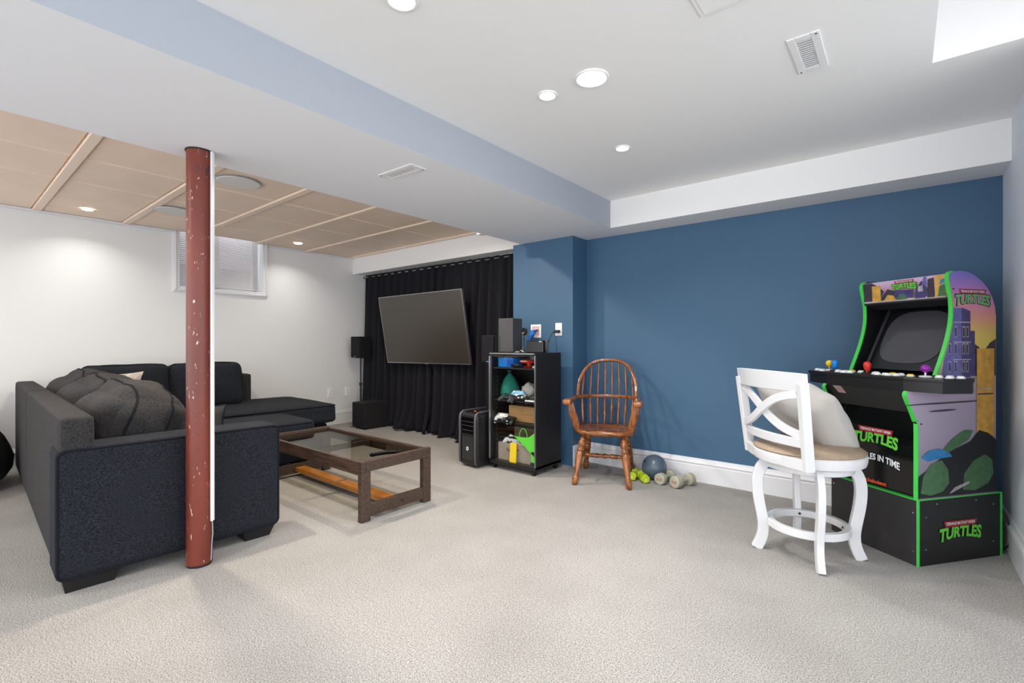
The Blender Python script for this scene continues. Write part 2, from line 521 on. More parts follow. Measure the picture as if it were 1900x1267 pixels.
# main ceiling with the opening at the upper right
ceil = MB()
ceil.box((-1.875, -3.2, ZC), (.096, 3.95, ZC + .12)); ceil.box((.096, 2.67, ZC), (2.6, 3.95, ZC + .12))
ceil.box((.096, -3.2, ZC), (2.6, 1.3, ZC + .12)); ceil.box((1.3, 1.3, ZC), (2.6, 2.67, ZC + .12))
struct(ceil.build('ceiling', 'white_paint'), 'flat white ceiling of the open main room')
well = MB()
well.box((.076, 1.28, ZC + .12), (.096, 2.69, 2.95)); well.box((1.3, 1.28, ZC + .12), (1.32, 2.69, 2.95))
well.box((.096, 2.67, ZC + .12), (1.3, 2.69, 2.95)); well.box((.096, 1.28, ZC + .12), (1.3, 1.3, 2.95))
well.box((.076, 1.28, 2.95), (1.32, 2.69, 3.0))
struct(well.build('ceiling_recess', 'white_paint'), 'white raised opening in the ceiling at the upper right')

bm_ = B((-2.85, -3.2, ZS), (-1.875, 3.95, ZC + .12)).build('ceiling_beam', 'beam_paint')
bm_.data.materials.append(M['beam_side'])          # the upright faces take a darker blue grey than the underside
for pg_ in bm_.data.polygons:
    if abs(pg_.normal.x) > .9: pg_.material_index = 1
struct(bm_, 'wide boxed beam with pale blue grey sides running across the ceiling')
struct(B((-1.875, 3.577, ZS), (.7, 3.95, ZC)).build('ceiling_soffit', 'white_paint'), 'white soffit above the blue wall')
struct(B((XL, 3.74, ZS), (-2.85, 4.3, ZC + .12)).build('ceiling_soffit', 'white_paint'), 'white soffit above the black curtain')
struct(B((-2.938, 3.09, ZS + .012), (-2.85, 3.16, ZS + .05)).build('trim_1', 'white_paint'), 'small white trim block at the end of the tiled ceiling')

struct(B((-2.267, YB, 0), (2.6, YB + .12, ZC + .1)).build('wall_back', 'blue'), 'dark blue accent wall behind the wooden armchair')
struct(B((-2.95, 3.62, 0), (-2.267, YB + .12, ZS)).build('wall_pillar', 'blue'), 'blue boxed pillar beside the glass door cabinet')
struct(B((XL - .25, 4.18, 0), (-2.95, 4.3, ZS)).build('wall_curtain_side', 'grey_wall'), 'pale wall hidden behind the black curtain')
struct(B((XR, 2.69, 0), (XR + .12, YB, ZC)).build('wall_right', 'blue_grey'), 'pale blue grey wall at the right edge')
WY0, WY1, WZ0 = 1.677, 2.524, 1.70
wl = MB()
wl.box((XL - .25, -3.2, 0), (XL, WY0, ZC + .25)); wl.box((XL - .25, WY1, 0), (XL, 4.3, ZC + .25))
wl.box((XL - .25, WY0, 0), (XL, WY1, WZ0)); wl.box((XL - .25, WY0, ZC + .16), (XL, WY1, ZC + .25))
struct(wl.build('wall_left', 'grey_wall'), 'pale grey wall behind the charcoal sectional sofa')
struct(B((XL - .9, 1.0, 1.2), (XL - .6, 3.2, 2.02)).build('window_well', 'stone'), 'grey stone window well outside the basement window')

# baseboards: tall board with a stepped cap
def baseboard(name, p0, p1, n, label):
    """p0,p1 on the wall line; n points into the room"""
    p0, p1, n = Vector(p0), Vector(p1), Vector(n)
    prof = [(0, 0), (.016, 0), (.016, .128), (.013, .132), (.013, .140), (.019, .144), (.019, .150), (.010, .166), (.006, .182), (0, .184)]
    mb = MB().prism(prof, lambda a, z: p0 + n * a + Vector((0, 0, z)), lambda a, z: p1 + n * a + Vector((0, 0, z)))
    return struct(mb.build(name, 'trim'), label)
baseboard('baseboard_back', (-2.267, YB, 0), (XR, YB, 0), (0, -1, 0), 'tall white baseboard along the blue wall')
baseboard('baseboard_pillar', (-2.267, 3.62, 0), (-2.267, YB, 0), (1, 0, 0), 'white baseboard on the side of the blue pillar')
baseboard('baseboard_left', (XL, -3.2, 0), (XL, 4.18, 0), (1, 0, 0), 'tall white baseboard along the pale grey wall')
baseboard('baseboard_right', (XR, 2.69, 0), (XR, YB, 0), (-1, 0, 0), 'white baseboard along the right wall')
struct(B((XL, -3.2, ZC - .022), (XL + .02, WY0 - .06, ZC)).build('trim_2', 'trim'), 'thin white edge trim under the tiled ceiling')
struct(B((XL, WY1 + .06, ZC - .022), (XL + .02, 3.74, ZC)).build('trim_3', 'trim'), 'thin white edge trim beside the window')

# ---- tiled ceiling: a backing, wide battens and one object for each tile
tc_root = struct(B((XL, -3.2, ZC + .016), (-2.85, 3.74, ZC + .1)).build('ceiling_tiled', 'tilegrid'), 'beige tiled ceiling over the sofa corner')
ys = [-1.29, -.67, -.05, .57, 1.195, 1.815, 2.435, 3.055, 3.675]   # batten start (.055 wide)
xs = [-5.93, -5.30, -4.67, -4.04, -3.41, -2.85]
tile_me = {}
def tile_mesh(w, d):
    k = (round(w, 3), round(d, 3))
    if k not in tile_me:
        h = .014; e = .010
        a = [(-w / 2, -d / 2, h), (w / 2, -d / 2, h), (w / 2, d / 2, h), (-w / 2, d / 2, h)]
        b = [(-w / 2 + e, -d / 2 + e, .002), (w / 2 - e, -d / 2 + e, .002), (w / 2 - e, d / 2 - e, .002), (-w / 2 + e, d / 2 - e, .002)]
        me = bpy.data.meshes.new('tile')
        me.from_pydata(a + b, [], [(0, 1, 2, 3), (7, 6, 5, 4), (1, 0, 4, 5), (2, 1, 5, 6), (3, 2, 6, 7), (0, 3, 7, 4)])
        me.materials.append(M['tile']); tile_me[k] = me
    return tile_me[k]
for j in range(len(ys)):
    if j < len(ys):
        y0, y1 = ys[j], ys[j] + .055
        B((XL + .02, y0, ZC - .010), (-2.852, y1, ZC + .018)).build('batten', 'tilegrid', tc_root, bevel=.003)
    if j + 1 < len(ys):
        ya, yb = ys[j] + .055, ys[j + 1]
        for i in range(len(xs) - 1):
            xa, xb = xs[i] + (.02 if i == 0 else .006), xs[i + 1] - .006
            if WY0 - .1 < (ya + yb) / 2 < WY1 + .1 and i == 0:
                xa = xs[i] + .07
            o = bpy.data.objects.new('tile', tile_mesh(xb - xa, yb - ya - .008)); COL.objects.link(o)
            o.parent = tc_root; o.location = ((xa + xb) / 2, (ya + yb) / 2, ZC)

# ---- basement window with casing, pane
w1 = bpy.data.objects.new('window_1', None); COL.objects.link(w1); w1.location = (XL, 2.1, WZ0)
struct(w1, 'small basement window with white casing high on the grey wall')
hw = (WY1 - WY0) / 2
def casing(y0, y1, z0, z1):
    B((-.002, y0, z0), (.018, y1, z1)).build('window_frame', 'trim', w1, bevel=.004)
casing(-hw - .06, -hw, -.06, ZC - WZ0); casing(hw, hw + .06, -.06, ZC - WZ0); casing(-hw, hw, -.06, 0)
for (a, b, c, d) in ((-hw - .045, -hw - .03, -.045, ZC - WZ0), (hw + .03, hw + .045, -.045, ZC - WZ0)):
    B((.018, a, c), (.028, b, d)).build('window_moulding', 'trim', w1, bevel=.003)
B((.018, -hw - .045, -.048), (.028, hw + .045, -.032)).build('window_moulding', 'trim', w1, bevel=.003)
B((-.2, -hw + .03, .03), (-.194, hw - .03, .70)).build('pane', 'bluewindow', w1)
for (y0, y1, z0, z1) in ((-hw, -hw + .035, 0, .73), (hw - .035, hw, 0, .73), (-hw, hw, 0, .035), (-.02, .02, 0, .73)):
    B((-.215, y0, z0), (-.18, y1, z1)).build('sash', 'trim', w1, bevel=.003)
bl = thing('window_blind', 'white slatted blind drawn down inside the basement window', 'blind', (XL - .10, 2.1, WZ0 + .02))
smesh = None
for k in range(32):
    z = .022 + k * .0205
    if smesh is None:
        mb = MB()
        n = 6; prof = [(-.0125 + .025 * i / n, .0028 * (1 - (2 * i / n - 1) ** 2)) for i in range(n + 1)]
        prof2 = prof + [(a, b - .0012) for a, b in prof[::-1]]
        mb.prism(prof2, lambda a, b: (a, -hw + .012, b), lambda a, b: (a, hw - .012, b))
        so = mb.build('slat', 'slat', bl, smooth='auto'); smesh = so.data
    else:
        so = bpy.data.objects.new('slat', smesh); COL.objects.link(so); so.parent = bl
    so.location = (0, 0, z); so.rotation_euler = (0, math.radians(58), 0)
B((-.014, -hw + .01, 0), (.014, hw - .01, .014)).build('bottom_rail', 'slat', bl, bevel=.003)
B((-.02, -hw + .008, .685), (.02, hw - .008, .715)).build('head_rail', 'slat', bl, bevel=.003)
for y in (-.28, .0, .25):
    MB().cyl((.016, y, .01), (.016, y, .69), .0012, 6).build('ladder_cord', 'white_plastic', bl)
MB().tube([(.025, .33, .69), (.027, .335, .4), (.026, .33, .06)], .002, 6).build('pull_cord', 'white_plastic', bl)
MB().lathe([(0, .002), (.5, .006), (1, .003)], (.026, .33, .06), (.026, .33, .03), 8).build('tassel', 'white_plastic', bl)

# ---- pot lights
def pot_light(x, y, r, watts, label, group, z=ZC, trim=.014, col=(1, .97, .93), spread=128):
    t = thing('pot_light', label, 'ceiling light', (x, y, z), 0, group)
    n = 28; mb = MB(); R = r + trim
    prof = [(R, 0), (R, -.004), (R - .004, -.0065), (r + .002, -.005), (r, -.001), (r, 0)]
    vs = []; fs = []
    for k in range(n):
        a = 2 * PI * k / n
        vs += [(p[0] * math.cos(a), p[0] * math.sin(a), p[1]) for p in prof]
    m = len(prof)
    for k in range(n):
        for q in range(m - 1):
            k2 = (k + 1) % n
            fs.append((k * m + q, k2 * m + q, k2 * m + q + 1, k * m + q + 1))
    mb.add(vs, fs); mb.build('trim_ring', 'white_plastic', t, smooth=True)
    MB().cyl((0, 0, -.0035), (0, 0, -.0005), r, 28).build('lens', 'emit', t)
    ld = bpy.data.lights.new('pot_lamp', 'AREA'); ld.shape = 'DISK'; ld.size = r * 2
    ld.energy = watts; ld.color = col; ld.spread = math.radians(spread)
    lo = bpy.data.objects.new('pot_lamp', ld); COL.objects.link(lo); lo.parent = t; lo.location = (0, 0, -.008)
    return t
G = 'pot lights in the white ceiling'
pot_light(-1.328, 1.024, .042, POT_W, 'pot light in the white ceiling cut by the top edge of the picture', G)
pot_light(-1.068, 1.862, .062, POT_W * 1.4, 'largest glowing pot light in the middle of the white ceiling', G)
pot_light(-1.305, 1.859, .034, POT_W, 'small pot light just left of the largest one', G)
pot_light(-1.309, 2.651, .034, POT_W, 'small pot light nearest the soffit above the blue wall', G)
for x, y in ((-.62, .2), (-.2, .75), (-.3, -.9), (-1.32, -.9), (1.3, .0)):
    pot_light(x, y, .042, POT_W * .55, 'pot light in the white ceiling behind the viewer', 'pot lights behind the viewer')
G = 'pot lights in the tiled ceiling'
pot_light(-5.55, .88, .036, TILE_W, 'pot light in the tiled ceiling left of the window', G, ZC - .003, col=(1, .95, .88))
pot_light(-5.53, 2.76, .036, TILE_W, 'pot light in the tiled ceiling right of the window', G, ZC - .003, col=(1, .95, .88))
for x, y, k in ((-3.23, .88, 26.0), (-3.16, 2.45, 25.0), (-3.23, -1.0, 16.0), (-5.55, -1.0, 13.0)):  # the two at negative y are unseen extras, added to brighten the tiled corner
    pot_light(x, y, .036, k, 'unseen pot light in the tiled ceiling', 'pot lights behind the viewer', ZC - .003, col=(1, .87, .73) if y > 0 else (1, .94, .86), spread=170)

# ---- ceiling speakers
for x, y, lb in ((-3.745, 1.425, 'larger looking round grey ceiling speaker nearest the beam'), (-5.0, 1.37, 'round grey ceiling speaker half hidden behind the red post')):
    t = thing('ceiling_speaker', lb, 'speaker', (x, y, ZC), 0, 'round speakers in the tiled ceiling')
    MB().lathe([(0, .148), (.5, .15), (1, .146)], (0, 0, -.002), (0, 0, -.010), 40).build('rim', 'grey_channel', t)
    MB().lathe([(0, .142), (1, .138)], (0, 0, -.010), (0, 0, -.013), 40).build('grille', 'speaker_cloth', t)

# ---- ceiling vents and the access panel
def vent(x, y, L, Wd, rz, z, label, n=14):
    t = thing('ceiling_vent', label, 'vent', (x, y, z), rz, 'white ceiling registers')
    mb = MB(); a, b = L / 2, Wd / 2; ia, ib = a - .035, b - .03
    for lo, hi in (((-a, -b), (a, -ib)), ((-a, ib), (a, b)), ((-a, -ib), (-ia, ib)), ((ia, -ib), (a, ib))):
        mb.box((lo[0], lo[1], -.005), (hi[0], hi[1], 0))
    mb.build('frame', 'white_plastic', t, bevel=.003)
    B((-ia, -ib, -.0012), (ia, ib, -.0002)).build('duct_opening', 'darksteel', t)
    for k in range(n):
        xx = -ia + (k + .5) * 2 * ia / n
        B((-.0045, -ib, -.004), (.0035, ib, -.0015)).build('louvre', 'white_plastic', t, loc=(xx, 0, 0))
    MB().cyl((-a + .015, -b + .012, -.006), (-a + .015, -b + .012, -.004), .004, 8).build('screw', 'darksteel', t)
    MB().cyl((a - .015, b - .012, -.006), (a - .015, b - .012, -.004), .004, 8).build('screw', 'darksteel', t)
vent(-.297, 2.26, .30, .11, PI / 2, ZC, 'white register in the ceiling above the arcade machine')
vent(-2.16, 1.665, .29, .105, 0.03, ZS, 'white register on the underside of the beam')
t = thing('access_panel', 'flush white access panel in the ceiling at the top edge', 'panel', (-.38, 1.52, ZC))
B((-.183, -.244, -.004), (.183, .244, 0)).build('panel_frame', 'white_paint', t, bevel=.002)
B((-.168, -.229, -.006), (.168, .229, -.003)).build('hatch', 'white_paint', t, bevel=.002)

# ------------------------------------------------------------------ red steel post
t = thing('support_post', 'scuffed red steel support post in front of the sofa arm', 'post', (-2.705, .85, 0))
MB().cyl((0, 0, .012), (0, 0, ZS - .004), .0565, 36).build('shaft', 'post', t, smooth='auto')
MB().cyl((0, 0, ZS - .006), (0, 0, ZS), .0615, 36).build('top_plate', 'darksteel', t)
MB().cyl((0, 0, 0), (0, 0, .012), .054, 30).build('base_plate', 'darksteel', t)
rt = Vector((.774, .633, 0))
cd = rt * .0640
xf = Matrix.Translation(cd) @ Matrix.Rotation(math.radians(39.3), 4, 'Z')
MB().box((-.004, -.011, .215), (.0045, .011, ZS - .003), xf).build('cable_channel', 'white_plastic', t, bevel=.002)
MB().box((-.0045, -.0118, .22), (-.0010, -.0105, ZS - .003), xf).build('channel_lip', 'grey_channel', t)
MB().tube([tuple(cd + Vector((0, 0, .22))), tuple(cd * 1.03 + Vector((0, 0, .15))), tuple(cd * .95 + Vector((0, 0, .10))), tuple(cd * .9 + Vector((0, 0, .02)))], .003, 6).build('cable', 'grey_channel', t)

# ------------------------------------------------------------------ sectional sofa
sofa = thing('sectional_sofa', 'charcoal chenille corner sectional sofa behind the red post', 'sofa', (-2.805, .352, 0), math.radians(-2.0))
def rect_loop(lo, hi, ax, pos, r, n=6):
    """rounded rectangle loop in the plane ax=pos; lo,hi 2-D in the other two axes"""
    pts = []
    for cx, cy, a0 in ((hi[0] - r, hi[1] - r, 0), (lo[0] + r, hi[1] - r, PI / 2), (lo[0] + r, lo[1] + r, PI), (hi[0] - r, lo[1] + r, 1.5 * PI)):
        for k in range(n + 1):
            a = a0 + k * PI / 2 / n
            p = [cx + r * math.cos(a), cy + r * math.sin(a)]
            p.insert(ax, pos); pts.append(tuple(p))
    return pts
arm = MB().soft((-.235, -.012, .06), (0, .925, .632), .028, (.006, 0, .006), 14).build('arm', 'fabric', sofa, smooth=True)
MB().tube(rect_loop((-.006, .066), (.919, .626), 0, -.006, .03), .006, 6, True).build('piping', 'piping', arm, smooth=True)
MB().soft((-1.80, 0, .06), (-.01, .12, .772), .022, (0, .004, .004), 12).build('back_panel', 'fabric2', sofa, smooth=True)
MB().soft((-2.98, 0, .06), (-1.805, .12, .772), .022, (0, .004, .004), 12).build('back_panel', 'fabric2', sofa, smooth=True)
MB().soft((-2.98, .2, .06), (-2.76, 1.78, .76), .022, (0, 0, .004), 12).build('back_panel', 'fabric2', sofa, smooth=True)
MB().soft((-2.76, .18, .07), (-.23, .88, .27), .02, seg=8).build('seat_base', 'fabric', sofa, smooth=True)
MB().soft((-2.90, .88, .10), (-1.93, 2.22, .26), .02, seg=8).build('chaise_base', 'fabric', sofa, smooth=True)
MB().soft((-1.24, .16, .265), (-.24, .93, .445), .045, (.0, .01, .02), 10).build('seat_cushion', 'fabric2', sofa, smooth=True)
MB().soft((-1.93, .16, .265), (-1.25, .93, .445), .045, (.0, .01, .02), 10).build('seat_cushion', 'fabric2', sofa, smooth=True)
ch = MB().soft((-2.95, .16, .265), (-1.86, 2.29, .465), .05, (.0, .005, .014), 14, wr=.003).build('chaise_cushion', 'fabric', sofa, smooth=True)
MB().tube(rect_loop((-2.945, .17), (-1.862, 2.285), 2, .445, .05), .006, 6, True).build('piping', 'piping', ch, smooth=True)
# back cushions along the long back: big slouchy pillows with a boxed edge between two piped seams
for k, (xc, w, dz, sd) in enumerate(((-.655, .82, 0, 1), (-1.46, .78, .005, 2), (-2.21, .72, .01, 3))):
    xf = Matrix.Translation((xc, .355, .640 + dz)) @ Matrix.Rotation(math.radians(-12), 4, 'X')
    a_ = ((-w / 2, -.175, -.20), (w / 2, .175, .195), .13, (.03, .075, .05))
    c = MB().soft(*a_, 16, xf, wr=.011, seed=sd).build('back_cushion', 'fabric2', sofa, smooth=True)
    fn = soft_map(*a_, xf, .011, sd)
    for yy in (-.5, .5):
        MB().tube(seam(fn, 1, yy), .006, 6, True).build('piping', 'piping', c, smooth=True)
# back cushions along the wall
for k, (y0, y1, sd) in enumerate(((.36, .975, 5), (.985, 1.60, 6))):
    xf = Matrix.Translation((-2.62, (y0 + y1) / 2, .675)) @ Matrix.Rotation(math.radians(-7), 4, 'Y')
    w = y1 - y0
    a_ = ((-.13, -w / 2, -.215), (.13, w / 2, .215), .055, (.05, .012, .012))
    c = MB().soft(*a_, 12, xf, wr=.004, seed=sd).build('back_cushion', 'fabric', sofa, smooth=True)
    fn = soft_map(*a_, xf, .004, sd)
    for xx in (-.75, .75):
        MB().tube(seam(fn, 0, xx), .006, 6, True).build('piping', 'piping', c, smooth=True)
def foot(mb, x0, x1, y0, y1, h, tp=.03):
    t_ = [(x0, y0, h), (x1, y0, h), (x1, y1, h), (x0, y1, h)]
    b_ = [(x0 + tp * .4, y0 + tp * .4, 0), (x1 - tp * .4, y0 + tp * .4, 0), (x1 - tp * .4, y1 - tp, 0), (x0 + tp * .4, y1 - tp, 0)]
    return mb.add(t_ + b_, [(0, 1, 2, 3), (7, 6, 5, 4), (1, 0, 4, 5), (2, 1, 5, 6), (3, 2, 6, 7), (0, 3, 7, 4)])
for x0, x1, y0, y1 in ((-.16, -.02, .01, .22), (-.16, -.02, .74, .91), (-2.9, -2.75, .02, .2), (-2.08, -1.95, 2.04, 2.2), (-2.86, -2.73, 2.04, 2.2), (-1.9, -1.75, .02, .2)):
    foot(MB(), x0, x1, y0, y1, .105 if y1 > 2 else .068).build('foot', 'blackwood', sofa)

# ottoman between the sofa and the coffee table
ot = thing('ottoman', 'low charcoal ottoman beyond the far end of the coffee table', 'ottoman', (-4.262, 1.71, 0), math.radians(-2))
MB().soft((-.30, -.40, .09), (.30, .40, .29), .025, seg=8).build('base', 'fabric', ot, smooth=True)
c = MB().soft((-.32, -.42, .28), (.32, .42, .435), .04, (0, 0, .012), 10).build('cushion', 'fabric', ot, smooth=True)
MB().tube(rect_loop((-.315, -.415), (.315, .415), 2, .415, .05), .0055, 6, True).build('piping', 'piping', c, smooth=True)
for sx in (-1, 1):
    for sy in (-1, 1):
        foot(MB(), sx * .22 - .06, sx * .22 + .06, sy * .32 - .06, sy * .32 + .06, .095).build('foot', 'blackwood', ot)

# throw pillows on the sofa
def throw_pillow(name, label, m, w, h, d, loc, rot, group=None, pipe=None):
    n = 14; mb = MB()
    for sg in (1, -1):
        vs = []; fs = []
        for i in range(n + 1):
            for j in range(n + 1):
                x, y = -1 + 2 * i / n, -1 + 2 * j / n
                px = x * w / 2 * (1 - .11 * (1 - y * y) * abs(x)); py = y * h / 2 * (1 - .11 * (1 - x * x) * abs(y))
                z = d / 2 * ((1 - x ** 4) * (1 - y ** 4)) ** .72 + .012 * math.sin(5 * x + 2 * y) * (1 - x * x) * (1 - y * y) + .008 * math.sin(9 * x - 7 * y + 1) * (1 - x * x) * (1 - y * y)
                vs.append((px, py, sg * z))
        for i in range(n):
            for j in range(n):
                q = (i * (n + 1) + j, (i + 1) * (n + 1) + j, (i + 1) * (n + 1) + j + 1, i * (n + 1) + j + 1)
                fs.append(q if sg > 0 else q[::-1])
        mb.add(vs, fs)
    t = thing(name, label, 'pillow', loc, 0, group)
    t.rotation_euler = rot
    mb.build('cover', m, t, smooth=True)
    if pipe:
        pts = []
        for k in range(40):
            s_ = k / 10
            q = int(s_); f = -1 + 2 * (s_ - q)
            x, y = ((f, -1), (1, f), (-f, 1), (-1, -f))[q]
            pts.append((x * w / 2 * (1 - .11 * (1 - y * y) * abs(x)), y * h / 2 * (1 - .11 * (1 - x * x) * abs(y)), 0))
        MB().tube(pts, .006, 6, True).build('piping', pipe, t, smooth=True)
    return t
throw_pillow('lumbar_pillow', 'dark lumbar pillow with pale edge just behind the sofa arm', 'fabric2', .56, .33, .19, (-3.17, .86, .565), (math.radians(72), 0, math.radians(84)), 'throw pillows on the sofa', 'piping')
throw_pillow('throw_pillow', 'oatmeal woven throw pillow in the sofa corner', 'pillow_pattern', .44, .44, .15, (-5.07, .93, .65), (math.radians(68), 0, math.radians(62)), 'throw pillows on the sofa')

# bean bag behind the sofa, at the left edge
bb = thing('bean_bag', 'black bean bag slumped behind the sofa at the left edge', 'bean bag', (-5.36, -.02, 0), .3)
bb.scale = (.93, .93, 1.12)
mb = MB()
n, m = 24, 14; vs = []; fs = []
for i in range(m + 1):
    a = i / m
    prof = [(0, .0), (.34, .01), (.45, .10), (.47, .22), (.42, .34), (.34, .45), (.24, .54), (.12, .60), (.05, .64)]
    s_ = a * (len(prof) - 1); q = min(int(s_), len(prof) - 2); f = s_ - q
    r = prof[q][0] * (1 - f) + prof[q + 1][0] * f; z = prof[q][1] * (1 - f) + prof[q + 1][1] * f
    for k in range(n):
        th = 2 * PI * k / n
        w_ = 1 + .035 * math.sin(6 * th + 5 * a) + .02 * math.sin(11 * th)
        vs.append((max(r, .002) * w_ * math.cos(th), max(r, .002) * w_ * math.sin(th), z))
for i in range(m):
    for k in range(n):
        fs.append((i * n + k, i * n + (k + 1) % n, (i + 1) * n + (k + 1) % n, (i + 1) * n + k))
fs.append(tuple(m * n + k for k in range(n)))
mb.add(vs, fs).build('body', 'bean', bb, smooth=True)
MB().tube([(.0, .0, .63), (.05, .0, .69), (.1, .02, .64)], .012, 8).build('handle_loop', 'bean', bb, smooth=True)

# ------------------------------------------------------------------ coffee table
ct = thing('coffee_table', 'dark walnut coffee table with smoked glass panes', 'coffee table', (-3.215, 1.935, 0), 0)
LX, LY, HT = .675, .275, .372
def end_frame(x0, x1):
    fr = MB().box((x0, -LY, 0), (x1, -LY + .066, HT - .066)).build('leg', 'tablewood', ct, bevel=.003)
    MB().box((x0, LY - .066, 0), (x1, LY, HT - .066)).build('leg', 'tablewood', ct, bevel=.003)
    MB().box((x0, -LY, HT - .066), (x1, LY, HT)).build('end_rail', 'tablewood', ct, bevel=.003)
    pr = [(-LY + .066, .028), (LY - .066, .028), (LY - .066, .104), (-LY + .066, .104)]
    MB().prism(pr, lambda y, z: (x0 + .004, y, z), lambda y, z: (x1 - .004, y, z)).build('bottom_rail', 'tablewood', ct, bevel=.003)
    for yy, zz in ((-LY + .03, HT - .05), (LY - .03, HT - .03), (0.03, .066)):
        MB().cyl((x1 - .006, yy, zz), (x1 + .002, yy, zz), .006, 10).build('plug', 'blackwood', ct)
end_frame(LX - .04, LX); end_frame(-LX, -LX + .04)
for y0, y1 in ((-LY + .004, -LY + .026), (LY - .026, LY - .004)):
    B((-LX + .04, y0, HT - .088), (LX - .04, y1, HT - .006)).build('side_rail', 'tablewood', ct, bevel=.002)
B((-.016, -LY + .026, HT - .06), (.016, LY - .026, HT - .026)).build('cross_bar', 'tablewood', ct, bevel=.002)
for x0, x1 in ((-LX + .041, -.001), (.001, LX - .041)):
    B((x0, -LY + .027, HT - .026), (x1, LY - .027, HT - .020)).build('glass_pane', 'smoked', ct)
for y0 in (-LY + .026, LY - .034):
    B((-LX + .04, y0, HT - .036), (LX - .04, y0 + .008, HT - .026)).build('glass_ledge', 'tablewood', ct)
xf = Matrix.Translation((0, .005, .066)) @ Matrix.Rotation(math.radians(0), 4, 'X')
MB().box((-LX + .04, -.042, -.022), (LX - .04, .042, .012), xf).build('stretcher', 'plank', ct, bevel=.003)
rm = thing('remote_control', 'black remote control lying on the coffee table glass', 'remote', (-2.67, 1.925, HT - .0195), math.radians(72))
prf = []
for k in range(25):
    a = k / 24; prf.append((-.10 + .2 * a, .018 * math.sin(PI * a)))
mb = MB(); poly = [(x, y + .021) for x, y in prf] + [(x, y - .021) for x, y in prf[::-1]]
mb.prism(poly, lambda x, y: (x, y, 0), lambda x, y: (x * .98, y, .017)).build('body', 'blackgloss', rm, bevel=.003)
for k in range(9):
    a = .12 + k * .09
    for dy in (-.009, .006):
        MB().cyl((-.10 + .2 * a, .018 * math.sin(PI * a) + dy, .017), (-.10 + .2 * a, .018 * math.sin(PI * a) + dy, .0185), .004, 8).build('button', 'graphite', rm)

# ------------------------------------------------------------------ black curtain on a rod
rod = thing('curtain_rod', 'thin metal curtain rod below the white soffit', 'curtain rod', (-4.5, 3.905, 2.018))
MB().cyl((-1.41, 0, 0), (1.40, 0, 0), .008, 10).build('pole', 'silver', rod)
for x in (-1.41, 1.40):
    MB().sphere((x, 0, 0), .014).build('finial', 'darksteel', rod, smooth=True)
for x in (-1.25, 0.15, 1.25):
    B((x - .006, -.004, .0), (x + .006, .275, .014)).build('bracket', 'darksteel', rod)
def curtain(label, x0, x1, seed, group):
    rnd = random.Random(seed)
    nx, nz = 150, 40; ph = [rnd.uniform(0, 6.3) for _ in range(8)]
    L = x1 - x0; t = thing('curtain', label, 'curtain', ((x0 + x1) / 2, 3.905, 0), 0, group)
    vs = []; fs = []
    fold = [rnd.uniform(.7, 1.3) for _ in range(60)]
    nf = int(L / .135)
    for j in range(nz + 1):
        a = j / nz                      # 0 top .. 1 bottom
        z = 2.042 * (1 - a)
        for i in range(nx + 1):
            u = i / nx; x = -L / 2 + L * u
            amp = .024 + .030 * min(1, a * 3) + .03 * max(0, a - .75) * 2
            p = u * nf * 2 * PI
            y = amp * fold[int(u * nf) % 60] * math.sin(p + .6 * math.sin(3 * u * PI + ph[0]) * a)
            y += .018 * a * math.sin(u * 9 + ph[1]) + .014 * math.sin(u * nf * PI * .7 + ph[2] + a * 2.0) * a
            x += .03 * a * math.sin(u * 13 + ph[3] + a * 2)
            y -= .055 * a
            k = max(0, a - .80) / .20    # the hem bunches forward onto the floor
            lim = max(0, min(1, ((x0 + x1) / 2 + x + 5.15) / .3)) * max(0, min(1, (-3.40 - (x0 + x1) / 2 - x) / .25))
            bun = .11 + .09 * math.sin(u * 8 + ph[4]) + .05 * math.sin(u * 19 + ph[5])
            y -= bun * k * k * lim
            zz = z
            if k > 0:
                zz = max(.012 + .02 * (1 + math.sin(u * 31 + ph[6])) * (1 - k), z + .03 * k * math.sin(u * 26 + ph[7] + 3 * k))
            if j == 0: zz += .008 * math.sin(p)
            vs.append((x, min(y, .22), zz))
    for j in range(nz):
        for i in range(nx):
            q = j * (nx + 1) + i
            fs.append((q, q + 1, q + nx + 2, q + nx + 1))
    MB().add(vs, fs).build('drape', 'curtain', t, smooth=True, solid=.004)
    for i in range(nf):
        x = -L / 2 + (i + .5) * L / nf
        MB().tube([(x + .0, .013 * math.cos(2 * PI * q / 10), 2.018 + .013 * math.sin(2 * PI * q / 10)) for q in range(10)], .0022, 5, True).build('ring', 'darksteel', t)
curtain('black velvet curtain panel left of the television, next to the tower speaker', -5.87, -4.40, 3, 'black curtain panels')
curtain('black velvet curtain panel right of the television, next to the blue pillar', -4.41, -3.03, 11, 'black curtain panels')

# ------------------------------------------------------------------ television
tv = thing('television', 'large flat television tilted forward in front of the black curtain', 'television', (-4.385, 3.666, 1.261))
tv.rotation_euler = (math.radians(9.562), math.radians(-.52), math.radians(1.281))
tv.rotation_mode = 'YXZ'
Wt, Ht = 1.45, .834
B((-Wt / 2 + .004, .004, -Ht / 2 + .004), (Wt / 2 - .004, .03, Ht / 2 - .004)).build('back_shell', 'black', tv, bevel=.004)
for lo, hi in (((-Wt / 2, 0, Ht / 2 - .006), (Wt / 2, .028, Ht / 2)), ((-Wt / 2, 0, -Ht / 2), (Wt / 2, .028, -Ht / 2 + .009)),
               ((-Wt / 2, 0, -Ht / 2 + .009), (-Wt / 2 + .006, .028, Ht / 2 - .006)), ((Wt / 2 - .006, 0, -Ht / 2 + .009), (Wt / 2, .028, Ht / 2 - .006))):
    B(lo, hi).build('bezel', 'silver', tv)
B((-Wt / 2 + .006, .001, -Ht / 2 + .009), (Wt / 2 - .006, .006, Ht / 2 - .006)).build('screen', 'tvscreen', tv)
